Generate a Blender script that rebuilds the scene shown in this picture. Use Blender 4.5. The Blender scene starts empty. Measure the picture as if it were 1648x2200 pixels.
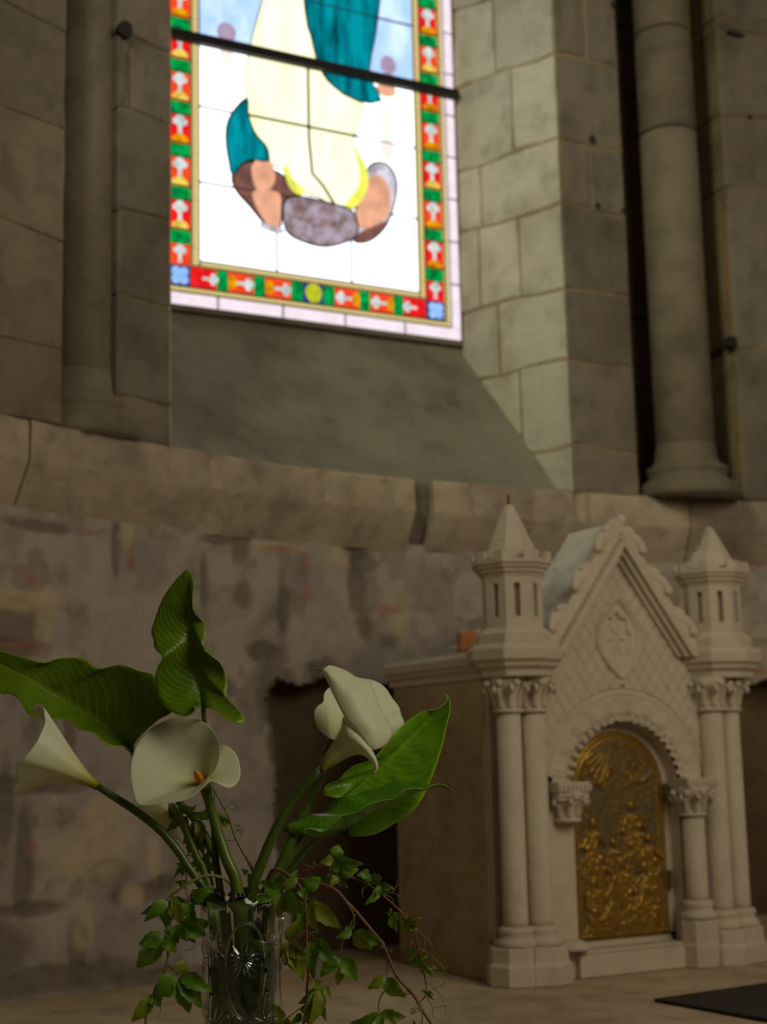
import bpy, bmesh, math, random
import numpy as np
from mathutils import Vector, noise as mnoise
random.seed(7)
rng = np.random.default_rng(5)
S_ = bpy.context.scene
C_ = S_.collection
# ------------------------------------------------------------------ camera
FPX = 3250.0
PIT, YAW, ROLL = math.radians(9.3), math.radians(28.5), math.radians(1.3)
CAMH = 0.40
fw = np.array([math.sin(YAW)*math.cos(PIT), math.cos(YAW)*math.cos(PIT), math.sin(PIT)])
r0 = np.array([math.cos(YAW), -math.sin(YAW), 0.0]); u0 = np.cross(r0, fw)
RT = math.cos(ROLL)*r0 - math.sin(ROLL)*u0
UP = math.sin(ROLL)*r0 + math.cos(ROLL)*u0
CAM = np.array([0, 0, CAMH])
cd = bpy.data.cameras.new('camera'); co = bpy.data.objects.new('camera', cd); C_.objects.link(co)
cd.sensor_fit = 'VERTICAL'; cd.sensor_height = 36.0; cd.lens = 36.0*FPX/2200.0
from mathutils import Matrix
m3 = Matrix(((RT[0], UP[0], -fw[0]), (RT[1], UP[1], -fw[1]), (RT[2], UP[2], -fw[2])))
co.matrix_world = Matrix.Translation(Vector(CAM)) @ m3.to_4x4()
cd.clip_start = 0.05; cd.clip_end = 50
cd.dof.use_dof = True; cd.dof.focus_distance = 1.60; cd.dof.aperture_fstop = 6.2
S_.camera = co
# ------------------------------------------------------------------ light
S_.view_settings.view_transform = 'Standard'; S_.view_settings.look = 'None'
S_.view_settings.exposure = 0.0; S_.view_settings.gamma = 1.0
W = bpy.data.worlds.new('World'); S_.world = W; W.use_nodes = True
W.node_tree.nodes['Background'].inputs[0].default_value = (1.0, 0.80, 0.64, 1)
W.node_tree.nodes['Background'].inputs[1].default_value = 0.024
def area(name, loc, target, size, energy, col, sy=None):
    l = bpy.data.lights.new(name, 'AREA'); l.energy = energy; l.color = col; l.size = size
    if sy: l.shape = 'RECTANGLE'; l.size_y = sy
    o = bpy.data.objects.new(name, l); C_.objects.link(o); o.location = loc
    o.rotation_euler = (Vector(target)-Vector(loc)).to_track_quat('-Z', 'Y').to_euler()
    return o
NAVE = area('nave_daylight', (3.6, -2.6, 3.0), (1.5, 2.8, 0.7), 2.0, 32, (1.0, 0.78, 0.60), 2.4)
SIDE = area('jamb_fill', (-0.9, 1.0, 3.1), (2.15, 2.95, 1.75), 0.6, 3.6, (0.92, 0.92, 0.66), 1.2); SIDE.data.spread = math.radians(42)  # added unseen lamp, narrowed to brighten the right window jamb
TOPL = area('bouquet_fill', (1.6, -0.3, 1.9), (0.75, 1.7, 0.4), 1.2, 20, (0.97, 0.93, 0.68), 1.2)  # added unseen lamp that lifts the bouquet and the tabernacle front
WIN_E = 1.35          # radiance of the daylight coming through clear glass

# ------------------------------------------------------------------ helpers
def ray(x, y): return fw*FPX + RT*(x-824) - UP*(y-1100)
def onY(x, y, Y):
    d = ray(x, y); return CAM + d*(Y/d[1])
def onP(x, y, p, n):
    d = ray(x, y); p = np.array(p, float); n = np.array(n, float); return CAM + d*(((p-CAM)@n)/(d@n))
D0 = 1.60
def P(x, y, dd=0.0):      # a point on the bouquet, dd metres behind the vase's axis
    return CAM + ray(x, y)/FPX*(D0 + dd + (1900-y)*7.9e-5)
def tag(o, label=None, cat=None, group=None, kind=None):
    if label: o['label'] = label
    if cat: o['category'] = cat
    if group: o['group'] = group
    if kind: o['kind'] = kind
    return o
def empty(name, loc, **k):
    o = bpy.data.objects.new(name, None); C_.objects.link(o); o.location = [float(v) for v in loc]
    o.empty_display_size = 0.05
    return tag(o, **k)
def mk(name, verts, faces, mat, parent=None, smooth=False, attrs=None, **k):
    me = bpy.data.meshes.new(name)
    V = np.asarray(verts, dtype=float)
    if parent is not None:
        V = V - np.array(world_loc(parent))
        loc = (0, 0, 0)
    else: loc = None
    me.from_pydata(V.tolist(), [], [tuple(int(i) for i in f) for f in faces])
    if mat: me.materials.append(mat)
    if attrs:
        for an, (ty, data) in attrs.items():
            a = me.attributes.new(an, ty, 'POINT')
            if ty == 'FLOAT': a.data.foreach_set('value', np.asarray(data, dtype=np.float32).ravel())
            else: a.data.foreach_set('color', np.asarray(data, dtype=np.float32).ravel())
    if smooth: me.polygons.foreach_set('use_smooth', [True]*len(me.polygons))
    me.update()
    o = bpy.data.objects.new(name, me); C_.objects.link(o)
    if parent is not None: o.parent = parent
    return tag(o, **k)
def world_loc(o):
    v = Vector((0, 0, 0))
    while o is not None: v += o.location; o = o.parent
    return v
def join(parts):
    V = []; F = []; n = 0
    for v, f in parts:
        v = np.asarray(v, float); V.append(v); F += [tuple(i+n for i in q) for q in f]; n += len(v)
    return np.vstack(V), F
def box(x0, x1, y0, y1, z0, z1):
    v = [(x0,y0,z0),(x1,y0,z0),(x1,y1,z0),(x0,y1,z0),(x0,y0,z1),(x1,y0,z1),(x1,y1,z1),(x0,y1,z1)]
    return np.array(v), [(0,3,2,1),(4,5,6,7),(0,1,5,4),(1,2,6,5),(2,3,7,6),(3,0,4,7)]
def lathe(prof, cx, cy, n=24, rot=0.0, cap=True, wob=None):
    V = []; F = []; m = len(prof)
    for j, (r, z) in enumerate(prof):
        for i in range(n):
            a = rot + 2*math.pi*i/n
            rr = r*(wob(a, z) if wob else 1)
            V.append((cx+rr*math.cos(a), cy+rr*math.sin(a), z))
    for j in range(m-1):
        for i in range(n):
            k = (i+1) % n
            F.append((j*n+i, j*n+k, (j+1)*n+k, (j+1)*n+i))
    if cap: F.append(tuple(range(n-1, -1, -1))); F.append(tuple((m-1)*n+i for i in range(n)))
    return np.array(V), F
def crom(pts, n, closed=False):
    p = np.array(pts, float); m = len(p)
    seg = np.linalg.norm(np.diff(np.vstack([p, p[:1]]) if closed else p, axis=0), axis=1)
    t = np.concatenate([[0], np.cumsum(seg)]); L = t[-1]
    out = []
    for k in range(n):
        s = L*k/(n if closed else n-1); i = min(np.searchsorted(t, s, side='right')-1, len(seg)-1)
        u = (s-t[i])/max(seg[i], 1e-9)
        if closed: a, b, c, d = p[(i-1) % m], p[i % m], p[(i+1) % m], p[(i+2) % m]
        else: a, b, c, d = p[max(i-1, 0)], p[i], p[min(i+1, m-1)], p[min(i+2, m-1)]
        out.append(0.5*((2*b)+(-a+c)*u+(2*a-5*b+4*c-d)*u*u+(-a+3*b-3*c+d)*u**3))
    return np.array(out)
def tube(pts, rad, n=8, sm=24, flat=1.0, cap=True):
    p = crom(pts, sm) if sm else np.array(pts, float)
    r = np.interp(np.linspace(0, 1, len(p)), np.linspace(0, 1, len(rad)), rad) if hasattr(rad, '__len__') else np.full(len(p), rad)
    V = []; F = []; T = np.gradient(p, axis=0); T /= np.maximum(np.linalg.norm(T, axis=1, keepdims=True), 1e-9)
    u = np.cross(T[0], fw); 
    if np.linalg.norm(u) < 1e-3: u = np.cross(T[0], (0, 0, 1))
    u /= np.linalg.norm(u)
    for j in range(len(p)):
        u = u - T[j]*(u@T[j]); u /= max(np.linalg.norm(u), 1e-9); w = np.cross(T[j], u)
        for i in range(n):
            a = 2*math.pi*i/n; V.append(p[j]+r[j]*(math.cos(a)*u+flat*math.sin(a)*w))
    for j in range(len(p)-1):
        for i in range(n):
            k = (i+1) % n; F.append((j*n+i, j*n+k, (j+1)*n+k, (j+1)*n+i))
    if cap: F.append(tuple(range(n-1, -1, -1))); F.append(tuple((len(p)-1)*n+i for i in range(n)))
    return np.array(V), F
# numpy value noise
_perm = rng.permutation(4096); _val = rng.random(4096)
def vnoise(x, y, seed=0):
    xi = np.floor(x).astype(int); yi = np.floor(y).astype(int); fx = x-xi; fy = y-yi
    fx = fx*fx*(3-2*fx); fy = fy*fy*(3-2*fy)
    def h(a, b): return _val[(_perm[(a*131+seed*977) % 4096]+b*17+seed*53) % 4096]
    return (h(xi, yi)*(1-fx)+h(xi+1, yi)*fx)*(1-fy)+(h(xi, yi+1)*(1-fx)+h(xi+1, yi+1)*fx)*fy
def fbm(x, y, seed=0, oc=4):
    s = 0; a = 0.5; t = 0
    for o in range(oc):
        s = s+a*vnoise(x*2**o, y*2**o, seed+o); t += a; a *= 0.55
    return s/t
def sm(a, b, x): 
    t = np.clip((x-a)/(b-a), 0, 1); return t*t*(3-2*t)
# ------------------------------------------------------------------ materials
class NT:
    def __init__(s, name):
        s.m = bpy.data.materials.new(name); s.m.use_nodes = True; s.t = s.m.node_tree
        s.b = s.t.nodes['Principled BSDF']; s.out = s.t.nodes['Material Output']
    def n(s, ty, **k):
        q = s.t.nodes.new(ty)
        for a, v in k.items():
            if a.startswith('i_'): q.inputs[a[2:].replace('_', ' ')].default_value = v
            else: setattr(q, a, v)
        return q
    def l(s, a, b): s.t.links.new(a, b)
    def noise(s, scale, detail=5, rough=0.55, vec=None):
        q = s.n('ShaderNodeTexNoise'); q.inputs['Scale'].default_value = scale; q.inputs['Detail'].default_value = detail
        q.inputs['Roughness'].default_value = rough
        if vec is not None: s.l(vec, q.inputs['Vector'])
        return q.outputs['Fac']
    def ramp(s, fac, stops):
        q = s.n('ShaderNodeValToRGB'); e = q.color_ramp.elements
        while len(e) < len(stops): e.new(0.5)
        for k, (p, c) in enumerate(stops): e[k].position = p; e[k].color = (*c, 1)
        s.l(fac, q.inputs[0]); return q.outputs[0]
    def mix(s, f, a, b, mode='MIX'):
        q = s.n('ShaderNodeMix', data_type='RGBA', blend_type=mode)
        for sock, v in ((q.inputs[0], f), (q.inputs[6], a), (q.inputs[7], b)):
            if isinstance(v, (int, float)): sock.default_value = v
            elif isinstance(v, tuple): sock.default_value = (*v, 1)
            else: s.l(v, sock)
        return q.outputs[2]
    def math(s, op, a, b=None, c=None):
        q = s.n('ShaderNodeMath', operation=op)
        for i, v in enumerate((a, b, c)):
            if v is None: continue
            if isinstance(v, (int, float)): q.inputs[i].default_value = v
            else: s.l(v, q.inputs[i])
        return q.outputs[0]
    def bump(s, h, st=0.3, dist=0.01):
        q = s.n('ShaderNodeBump'); q.inputs['Strength'].default_value = st; q.inputs['Distance'].default_value = dist
        s.l(h, q.inputs['Height']); s.l(q.outputs[0], s.b.inputs['Normal']); return q
def wpos(t): return t.n('ShaderNodeNewGeometry').outputs['Position']
def stone_mat(name, c1, c2, c3, rough=0.92, attr=None, var=0.16, bst=0.5, sc=1.0, mot=0.75):
    t = NT(name); p = wpos(t)
    a = t.noise(3.2*sc, 6, 0.62, p); b = t.noise(14*sc, 6, 0.6, p); f = t.noise(90*sc, 4, 0.6, p)
    col = t.ramp(a, [(0.34, c1), (0.5, c2), (0.66, c3)])
    k2 = t.ramp(b, [(0.32, (0.66, 0.64, 0.62)), (0.5, (1, 1, 1)), (0.72, (1.12, 1.08, 1.0))])
    if attr:
        q = t.n('ShaderNodeAttribute', attribute_name=attr); col = t.mix(0.12, q.outputs['Color'], col)
    col = t.mix(mot, col, k2, 'MULTIPLY')
    oi = t.n('ShaderNodeObjectInfo')
    v = t.math('MULTIPLY_ADD', oi.outputs['Random'], var*2, 1-var)
    hs = t.n('ShaderNodeHueSaturation'); t.l(v, hs.inputs['Value']); t.l(col, hs.inputs['Color'])
    t.l(hs.outputs[0], t.b.inputs['Base Color']); t.b.inputs['Roughness'].default_value = rough
    h = t.math('ADD', t.math('MULTIPLY', b, 0.7), t.math('MULTIPLY', f, 0.22))
    t.bump(h, bst, 0.012); return t.m
M = {}
M['wall'] = stone_mat('wall_stone', (0.153, 0.116, 0.078), (0.208, 0.166, 0.119), (0.245, 0.200, 0.146))
M['grey'] = stone_mat('grey_wall_stone', (0.148, 0.116, 0.086), (0.193, 0.156, 0.121), (0.210, 0.178, 0.138))
M['pale'] = stone_mat('pale_jamb_stone', (0.407, 0.359, 0.269), (0.489, 0.456, 0.359), (0.505, 0.465, 0.383), var=0.10)
M['mortar'] = stone_mat('lime_mortar', (0.180, 0.124, 0.064), (0.255, 0.184, 0.098), (0.315, 0.232, 0.128))
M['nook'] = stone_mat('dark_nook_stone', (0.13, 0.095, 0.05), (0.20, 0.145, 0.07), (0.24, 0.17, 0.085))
M['course'] = stone_mat('string_course_stone', (0.300, 0.233, 0.175), (0.420, 0.330, 0.247), (0.460, 0.369, 0.267), sc=1.4, bst=0.6)
M['bare'] = stone_mat('bare_wall_stone', (0.26, 0.215, 0.185), (0.33, 0.275, 0.235), (0.36, 0.30, 0.25), sc=1.5)
M['recess'] = stone_mat('shaded_recess_stone', (0.080, 0.048, 0.023), (0.114, 0.071, 0.034), (0.160, 0.103, 0.051))  # stone darkened so the colour carries the recess's deep shade
M['sill'] = stone_mat('sill_render', (0.175, 0.155, 0.111), (0.243, 0.219, 0.165), (0.283, 0.252, 0.189), sc=0.8, bst=0.35)
M['column'] = stone_mat('column_stone', (0.153, 0.122, 0.084), (0.207, 0.166, 0.114), (0.211, 0.175, 0.129), sc=0.9, bst=0.35)
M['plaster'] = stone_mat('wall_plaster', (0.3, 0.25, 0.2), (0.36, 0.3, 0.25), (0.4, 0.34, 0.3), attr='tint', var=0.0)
M['white'] = stone_mat('carved_limestone', (0.525, 0.430, 0.331), (0.578, 0.478, 0.373), (0.598, 0.499, 0.394), var=0.0, bst=0.22, sc=2, mot=0.22)
M['side'] = stone_mat('shaded_tabernacle_side', (0.36, 0.26, 0.15), (0.44, 0.33, 0.20), (0.50, 0.38, 0.24), var=0.0, bst=0.3, sc=1.3)  # darker than the carved front: the flank's shade is put into the colour
M['roofst'] = stone_mat('lit_tabernacle_roof', (0.660, 0.627, 0.528), (0.748, 0.715, 0.616), (0.792, 0.770, 0.682), var=0, bst=0.3, sc=2)  # paler than the carved front: window light on the slope is painted in
M['table'] = stone_mat('altar_stone', (0.350, 0.252, 0.161), (0.476, 0.364, 0.245), (0.560, 0.448, 0.308), var=0, bst=0.25, rough=0.8)
M['brick'] = stone_mat('orange_brick', (0.42, 0.12, 0.04), (0.5, 0.17, 0.06), (0.45, 0.22, 0.1), var=0)
def plain(name, col, rough=0.5, metal=0.0, bump=None):
    t = NT(name); t.b.inputs['Base Color'].default_value = (*col, 1); t.b.inputs['Roughness'].default_value = rough
    t.b.inputs['Metallic'].default_value = metal
    n = t.noise(bump or 60, 5, 0.6, wpos(t)); t.bump(n, 0.2, 0.003)
    t.l(t.mix(0.5, col, t.ramp(n, [(0.3, tuple(c*0.7 for c in col)), (0.7, tuple(min(1, c*1.15) for c in col))])), t.b.inputs['Base Color'])
    return t.m
M['iron'] = plain('dark_iron', (0.012, 0.010, 0.012), 0.6, 0.3)
M['lead'] = plain('lead', (0.02, 0.02, 0.022), 0.7, 0.2)
M['rust'] = plain('rusty_iron', (0.16, 0.035, 0.01), 0.8)
M['felt'] = plain('black_felt', (0.028, 0.022, 0.02), 0.95)
M['hole'] = plain('dark_hole', (0.02, 0.015, 0.01), 0.95)
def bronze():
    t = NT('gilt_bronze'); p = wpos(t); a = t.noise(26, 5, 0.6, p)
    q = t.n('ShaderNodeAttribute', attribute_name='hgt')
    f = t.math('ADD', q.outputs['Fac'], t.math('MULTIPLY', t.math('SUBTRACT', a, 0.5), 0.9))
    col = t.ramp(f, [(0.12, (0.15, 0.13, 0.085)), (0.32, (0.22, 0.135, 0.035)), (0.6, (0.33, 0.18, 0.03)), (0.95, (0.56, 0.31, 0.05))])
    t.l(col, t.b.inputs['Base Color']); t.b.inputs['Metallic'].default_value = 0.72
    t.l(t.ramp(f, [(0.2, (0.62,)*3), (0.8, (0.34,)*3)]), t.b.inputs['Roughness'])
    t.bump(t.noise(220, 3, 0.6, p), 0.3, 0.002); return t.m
M['bronze'] = bronze()
def glow(name, col, k=1.0, var=0.25, sc=30, c2=None, stretch=None):
    t = NT(name); p = wpos(t)
    if stretch:
        mp = t.n('ShaderNodeMapping'); mp.inputs['Scale'].default_value = stretch; t.l(p, mp.inputs[0]); p = mp.outputs[0]
    n = t.noise(sc, 4, 0.6, p)
    lo = tuple(c*(1-var) for c in col) if c2 is None else c2
    c = t.ramp(n, [(0.36, lo), (0.6, col)])
    e = t.n('ShaderNodeEmission'); e.inputs[1].default_value = k*WIN_E; t.l(c, e.inputs[0]); t.l(e.outputs[0], t.out.inputs[0])
    return t.m
G = dict(
 white=glow('clear_glass', (0.93, 0.97, 1.0), 1.55, 0.03), sky=glow('pale_blue_glass', (0.56, 0.70, 0.95), 1.05, 0.1, 12, (0.34, 0.52, 0.88), (1, 1, 0.6)),
 cream=glow('cream_glass', (0.93, 0.92, 0.62), 1.15, 0.1, 10, (0.90, 0.87, 0.46), (1.6, 1, 0.35)),
 teal=glow('teal_glass', (0.0, 0.24, 0.29), 1.0, 0.1, 16, (0.0, 0.045, 0.06), (1.8, 1, 0.35)),
 red=glow('ruby_glass', (0.80, 0.012, 0.012), 0.95, 0.35, 35), redo=glow('orange_red_glass', (0.85, 0.06, 0.015), 0.95, 0.3, 35),
 green=glow('green_glass', (0.0, 0.32, 0.06), 0.95, 0.2, 45, (0.0, 0.10, 0.02)), amber=glow('amber_glass', (0.80, 0.34, 0.0), 0.9, 0.2, 50, (0.42, 0.14, 0.0)),
 gold=glow('gold_glass', (0.82, 0.62, 0.10), 0.9, 0.2, 50, (0.55, 0.36, 0.04)),
 silver=glow('grisaille_glass', (0.62, 0.68, 0.66), 0.9, 0.2, 60, (0.36, 0.42, 0.40)), blue=glow('flower_blue_glass', (0.30, 0.52, 0.95), 0.9, 0.3, 40),
 navy=glow('dark_blue_glass', (0.03, 0.07, 0.2), 0.9, 0.5, 60), rose=glow('pale_rose_glass', (0.80, 0.68, 0.74), 0.95, 0.1, 25),
 lime=glow('lime_glass', (0.48, 0.52, 0.02), 0.9, 0.3, 50), flesh=glow('flesh_glass', (0.85, 0.42, 0.26), 0.85, 0.3, 22),
 brown=glow('brown_glass', (0.20, 0.09, 0.07), 0.9, 0.4, 30), cloud=glow('grey_violet_glass', (0.36, 0.30, 0.36), 0.95, 0.3, 26, (0.16, 0.09, 0.08)),
 mist=glow('pale_cloud_glass', (0.62, 0.60, 0.68), 0.95, 0.2, 24, (0.30, 0.27, 0.30)), yellow=glow('yellow_glass', (0.80, 0.80, 0.10), 0.95, 0.25, 20),
 mauve=glow('mauve_glass', (0.40, 0.30, 0.42), 0.9, 0.3, 26), blush=glow('blush_glass', (0.95, 0.80, 0.72), 0.95, 0.08, 20))
def rope_mat():
    t = NT('beaded_gold_glass'); p = wpos(t); s = t.n('ShaderNodeSeparateXYZ'); t.l(p, s.inputs[0])
    w = t.math('SINE', t.math('MULTIPLY', t.math('ADD', s.outputs[0], s.outputs[2]), 520.0))
    c = t.ramp(t.math('MULTIPLY_ADD', w, 0.5, 0.5), [(0.05, (0.20, 0.13, 0.02)), (0.55, (0.72, 0.58, 0.24))])
    e = t.n('ShaderNodeEmission'); e.inputs[1].default_value = 0.95*WIN_E; t.l(c, e.inputs[0]); t.l(e.outputs[0], t.out.inputs[0]); return t.m
G['rope'] = rope_mat()
def leafmat(name, c_lo, c_hi, vein, sc=60, rough=0.32, vk=0.6):
    t = NT(name); p = wpos(t)
    q = t.n('ShaderNodeAttribute', attribute_name='vc'); r = t.n('ShaderNodeAttribute', attribute_name='au')
    w = t.math('SINE', t.math('MULTIPLY', q.outputs['Fac'], 6.2832))
    line = t.math('POWER', t.math('MULTIPLY_ADD', w, 0.5, 0.5), 26.0)
    midr = t.math('POWER', t.math('SUBTRACT', 1.0, r.outputs['Fac']), 26.0)
    edge = t.math('POWER', r.outputs['Fac'], 40.0)
    base = t.ramp(t.noise(sc, 4, 0.55, p), [(0.35, c_lo), (0.65, c_hi)])
    c = t.mix(t.math('MULTIPLY', line, vk), base, vein); c = t.mix(t.math('MULTIPLY', midr, 0.8), c, vein)
    c = t.mix(t.math('MULTIPLY', edge, 0.8), c, tuple(min(1, v*1.5) for v in vein))
    t.l(c, t.b.inputs['Base Color']); t.b.inputs['Roughness'].default_value = rough
    t.b.inputs['Specular IOR Level'].default_value = 0.4
    h = t.math('SUBTRACT', t.math('MULTIPLY', t.math('MULTIPLY_ADD', w, 0.5, 0.5), 0.5), t.math('MULTIPLY', midr, 1.4))
    bm = t.bump(h, 0.10 if vk < .3 else 0.26, 0.0014)
    tr = t.n('ShaderNodeBsdfTranslucent'); t.l(t.mix(0.0, c, c), tr.inputs[0])
    mx = t.n('ShaderNodeMixShader'); mx.inputs[0].default_value = 0.28
    t.l(t.b.outputs[0], mx.inputs[1]); t.l(tr.outputs[0], mx.inputs[2]); t.l(mx.outputs[0], t.out.inputs[0]); return t.m
M['leafd'] = leafmat('deep_green_leaf', (0.098, 0.178, 0.003), (0.161, 0.282, 0.005), (0.310, 0.414, 0.034), 22)
M['leafm'] = leafmat('mid_green_leaf', (0.138, 0.348, 0.012), (0.246, 0.493, 0.014), (0.348, 0.551, 0.043), 22, 0.28)
M['leafb'] = leafmat('blue_green_leaf', (0.075, 0.21, 0.014), (0.12, 0.30, 0.018), (0.22, 0.38, 0.05), 22, 0.26)
M['creep'] = leafmat('creeper_leaf', (0.075, 0.175, 0.008), (0.14, 0.27, 0.010), (0.13, 0.20, 0.03), 60, 0.42, 0.15)
M['creepy'] = leafmat('young_creeper_leaf', (0.13, 0.175, 0.008), (0.21, 0.26, 0.010), (0.18, 0.2, 0.03), 60, 0.45, 0.15)
M['stem'] = plain('green_stem', (0.085, 0.135, 0.006), 0.35, 0, 30)
M['stemd'] = plain('dark_green_stem', (0.05, 0.095, 0.005), 0.38, 0, 30)
M['vine'] = plain('olive_vine_stem', (0.17, 0.16, 0.025), 0.5, 0, 120)
M['redvine'] = plain('reddish_vine_stem', (0.17, 0.065, 0.025), 0.5, 0, 120)
M['tendril'] = plain('yellow_green_tendril', (0.19, 0.18, 0.025), 0.5, 0, 120)
M['petiole'] = plain('reddish_leaf_stalk', (0.20, 0.06, 0.025), 0.5, 0, 120)
M['spadix'] = plain('orange_spadix', (0.80, 0.27, 0.015), 0.7, 0, 900)
def spathe():
    t = NT('cream_spathe'); p = wpos(t); q = t.n('ShaderNodeAttribute', attribute_name='t')
    c = t.ramp(q.outputs['Fac'], [(0.0, (0.16, 0.22, 0.02)), (0.12, (0.50, 0.44, 0.03)), (0.36, (0.76, 0.74, 0.40)), (0.75, (0.80, 0.81, 0.60))])
    n = t.noise(9, 4, 0.5, p); c = t.mix(0.5, c, t.ramp(n, [(0.3, (0.88, 0.88, 0.82)), (0.6, (1, 1, 1))]), 'MULTIPLY')
    sp = t.noise(55, 3, 0.6, p); c = t.mix(t.math('MULTIPLY', t.math('GREATER_THAN', sp, 0.735), 0.35), c, (0.55, 0.30, 0.12))
    t.l(c, t.b.inputs['Base Color']); t.b.inputs['Roughness'].default_value = 0.5
    tr = t.n('ShaderNodeBsdfTranslucent'); t.l(c, tr.inputs[0])
    mx = t.n('ShaderNodeMixShader'); mx.inputs[0].default_value = 0.34
    t.l(t.b.outputs[0], mx.inputs[1]); t.l(tr.outputs[0], mx.inputs[2]); t.l(mx.outputs[0], t.out.inputs[0])
    t.bump(t.noise(70, 3, 0.6, p), 0.12, 0.001); return t.m
M['spathe'] = spathe()
t = NT('crystal_glass'); t.b.inputs['Base Color'].default_value = (0.93, 0.95, 0.92, 1); t.b.inputs['Transmission Weight'].default_value = 1
t.b.inputs['Roughness'].default_value = 0.03; t.b.inputs['IOR'].default_value = 1.5; M['crystal'] = t.m
t = NT('vase_water'); t.b.inputs['Base Color'].default_value = (0.80, 0.86, 0.74, 1); t.b.inputs['Transmission Weight'].default_value = 1
t.b.inputs['Roughness'].default_value = 0.0; t.b.inputs['IOR'].default_value = 1.33; M['water'] = t.m

# ================================================================== SETTING
XS = np.array([-1.6, -0.9, -0.3, 0.2, 0.653, 0.779, 1.025, 1.331, 1.56, 1.9, 2.093, 2.354, 2.645, 3.1, 3.8, 4.4])
YS = np.array([0.6, 1.35, 1.9, 2.33, 2.616, 2.674, 2.767, 2.86, 2.89, 2.903, 2.905, 2.884, 2.845, 2.70, 2.2, 1.5])
_cx = np.linspace(-1.6, 4.4, 1201); _cy = np.interp(_cx, XS, YS)
_k = np.exp(-np.linspace(-2, 2, 41)**2); _k /= _k.sum()
_cy = np.convolve(np.pad(_cy, 20, mode='edge'), _k, 'valid')
def SY(x): return np.interp(x, _cx, _cy)           # front of the string course
ZT, ZM, ZB = 1.02, 0.945, 0.862
def WY(x, z):                                       # face of the plastered wall under it
    b = np.interp(x, [0.5, 0.75, 1.0, 1.25, 1.5, 2.6], [-0.02, -0.03, 0.04, 0.12, 0.04, 0.0])
    return SY(x)+0.045-b*np.clip(1-z/0.55, 0, 1)**1.6
# ---- plastered lower wall with the recess behind the tabernacle
NX0, NX1, NZ1 = 1.285, 2.85, 0.60
def nmask(X, Z):
    xl = NX0+0.010*np.sin(Z*19)+0.06*sm(0.50, 0.60, Z)**2
    zt = NZ1-0.03+0.012*np.sin(X*31)
    return (X > xl) & (X < NX1) & (Z < zt)
xs = np.concatenate([np.arange(-0.6, 0.55, 0.02), np.arange(0.55, 2.75, 0.0055), np.arange(2.75, 3.6, 0.02)])
zs = np.arange(-0.0022, 0.8801, 0.0055)
Xg, Zg = np.meshgrid(xs, zs)
n1 = fbm(Xg*5+11, Zg*5+3, 1); n2 = fbm(Xg*16, Zg*16+7, 2); n3 = fbm(Xg*45, Zg*45, 3); n4 = fbm(Xg*2.2, Zg*3.1, 9)
def spot(px, py, rx, ry, ang=0.0, hard=0.35):      # wear, stains, old paint and some painted shade at their place on the wall
    q = onP(px, py, (1.3, float(WY(1.3, 0.4)), 0), (-0.27, 1, 0)); 
    for _ in range(5):
        yy = float(WY(q[0], q[2])); d = ray(px, py); e = 0.01
        s = (float(WY(q[0]+e, q[2]))-float(WY(q[0]-e, q[2])))/(2*e); q = onP(px, py, (q[0], yy, q[2]), (-s, 1, 0))
    k = q[1]*1.12/FPX
    dx = (Xg-q[0])*0.93/(rx*k); dz = (Zg-q[2])/(ry*k)
    c, s = math.cos(ang), math.sin(ang); a = dx*c+dz*s; b = -dx*s+dz*c
    r = np.sqrt(a*a+b*b)+(n2-0.5)*0.9+(n3-0.5)*0.5
    return 1-sm(1-hard, 1+hard, r)
base = np.array([0.365, 0.305, 0.262]); col = np.ones(Xg.shape+(3,))*base
def blend(mask, c, k=1.0):
    global col
    col = col*(1-mask[..., None]*k)+np.array(c)*mask[..., None]*k
blend(sm(0.50, 0.60, n1), (0.27, 0.225, 0.205), 0.85); blend(sm(0.54, 0.66, n4), (0.42, 0.335, 0.25), 0.8)
blend(sm(0.60, 0.70, n2), (0.22, 0.17, 0.13), 0.7)
hgt = (n1-0.5)*0.010+(n2-0.5)*0.006+(n3-0.5)*0.0018
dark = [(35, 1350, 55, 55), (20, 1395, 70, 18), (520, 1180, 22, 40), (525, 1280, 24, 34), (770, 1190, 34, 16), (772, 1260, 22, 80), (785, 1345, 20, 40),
        (790, 1215, 30, 20), (40, 1690, 60, 18), (50, 1860, 16, 110), (165, 2050, 18, 60), (230, 1880, 50, 26), (300, 1920, 60, 16), (70, 1955, 60, 12), (120, 2105, 200, 26), (420, 2095, 160, 16), (10, 1750, 16, 90), (440, 1260, 10, 60), (350, 1900, 30, 14), (150, 1560, 12, 50), (610, 1300, 14, 60), (590, 1480, 50, 80),  # wide spots at the wall foot: damp stain plus painted light falloff
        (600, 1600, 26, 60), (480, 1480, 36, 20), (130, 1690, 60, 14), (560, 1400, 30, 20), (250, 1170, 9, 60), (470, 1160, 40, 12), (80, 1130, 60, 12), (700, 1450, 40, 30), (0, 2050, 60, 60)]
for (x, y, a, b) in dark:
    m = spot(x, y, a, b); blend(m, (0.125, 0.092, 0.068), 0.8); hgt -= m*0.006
for (x, y, a, b) in [(200, 1830, 75, 60), (215, 1760, 40, 40), (285, 1925, 22, 22), (40, 1290, 90, 22), (95, 1330, 22, 60), (275, 1150, 18, 26), (180, 2000, 20, 40),
                     (860, 1330, 24, 70), (730, 1200, 26, 20), (330, 1850, 12, 40), (100, 1290, 30, 30), (600, 1180, 60, 10)]:
    m = spot(x, y, a, b); blend(m, (0.46, 0.355, 0.22), 0.75); hgt += m*0.003
RED = (0.36, 0.115, 0.075)
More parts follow.
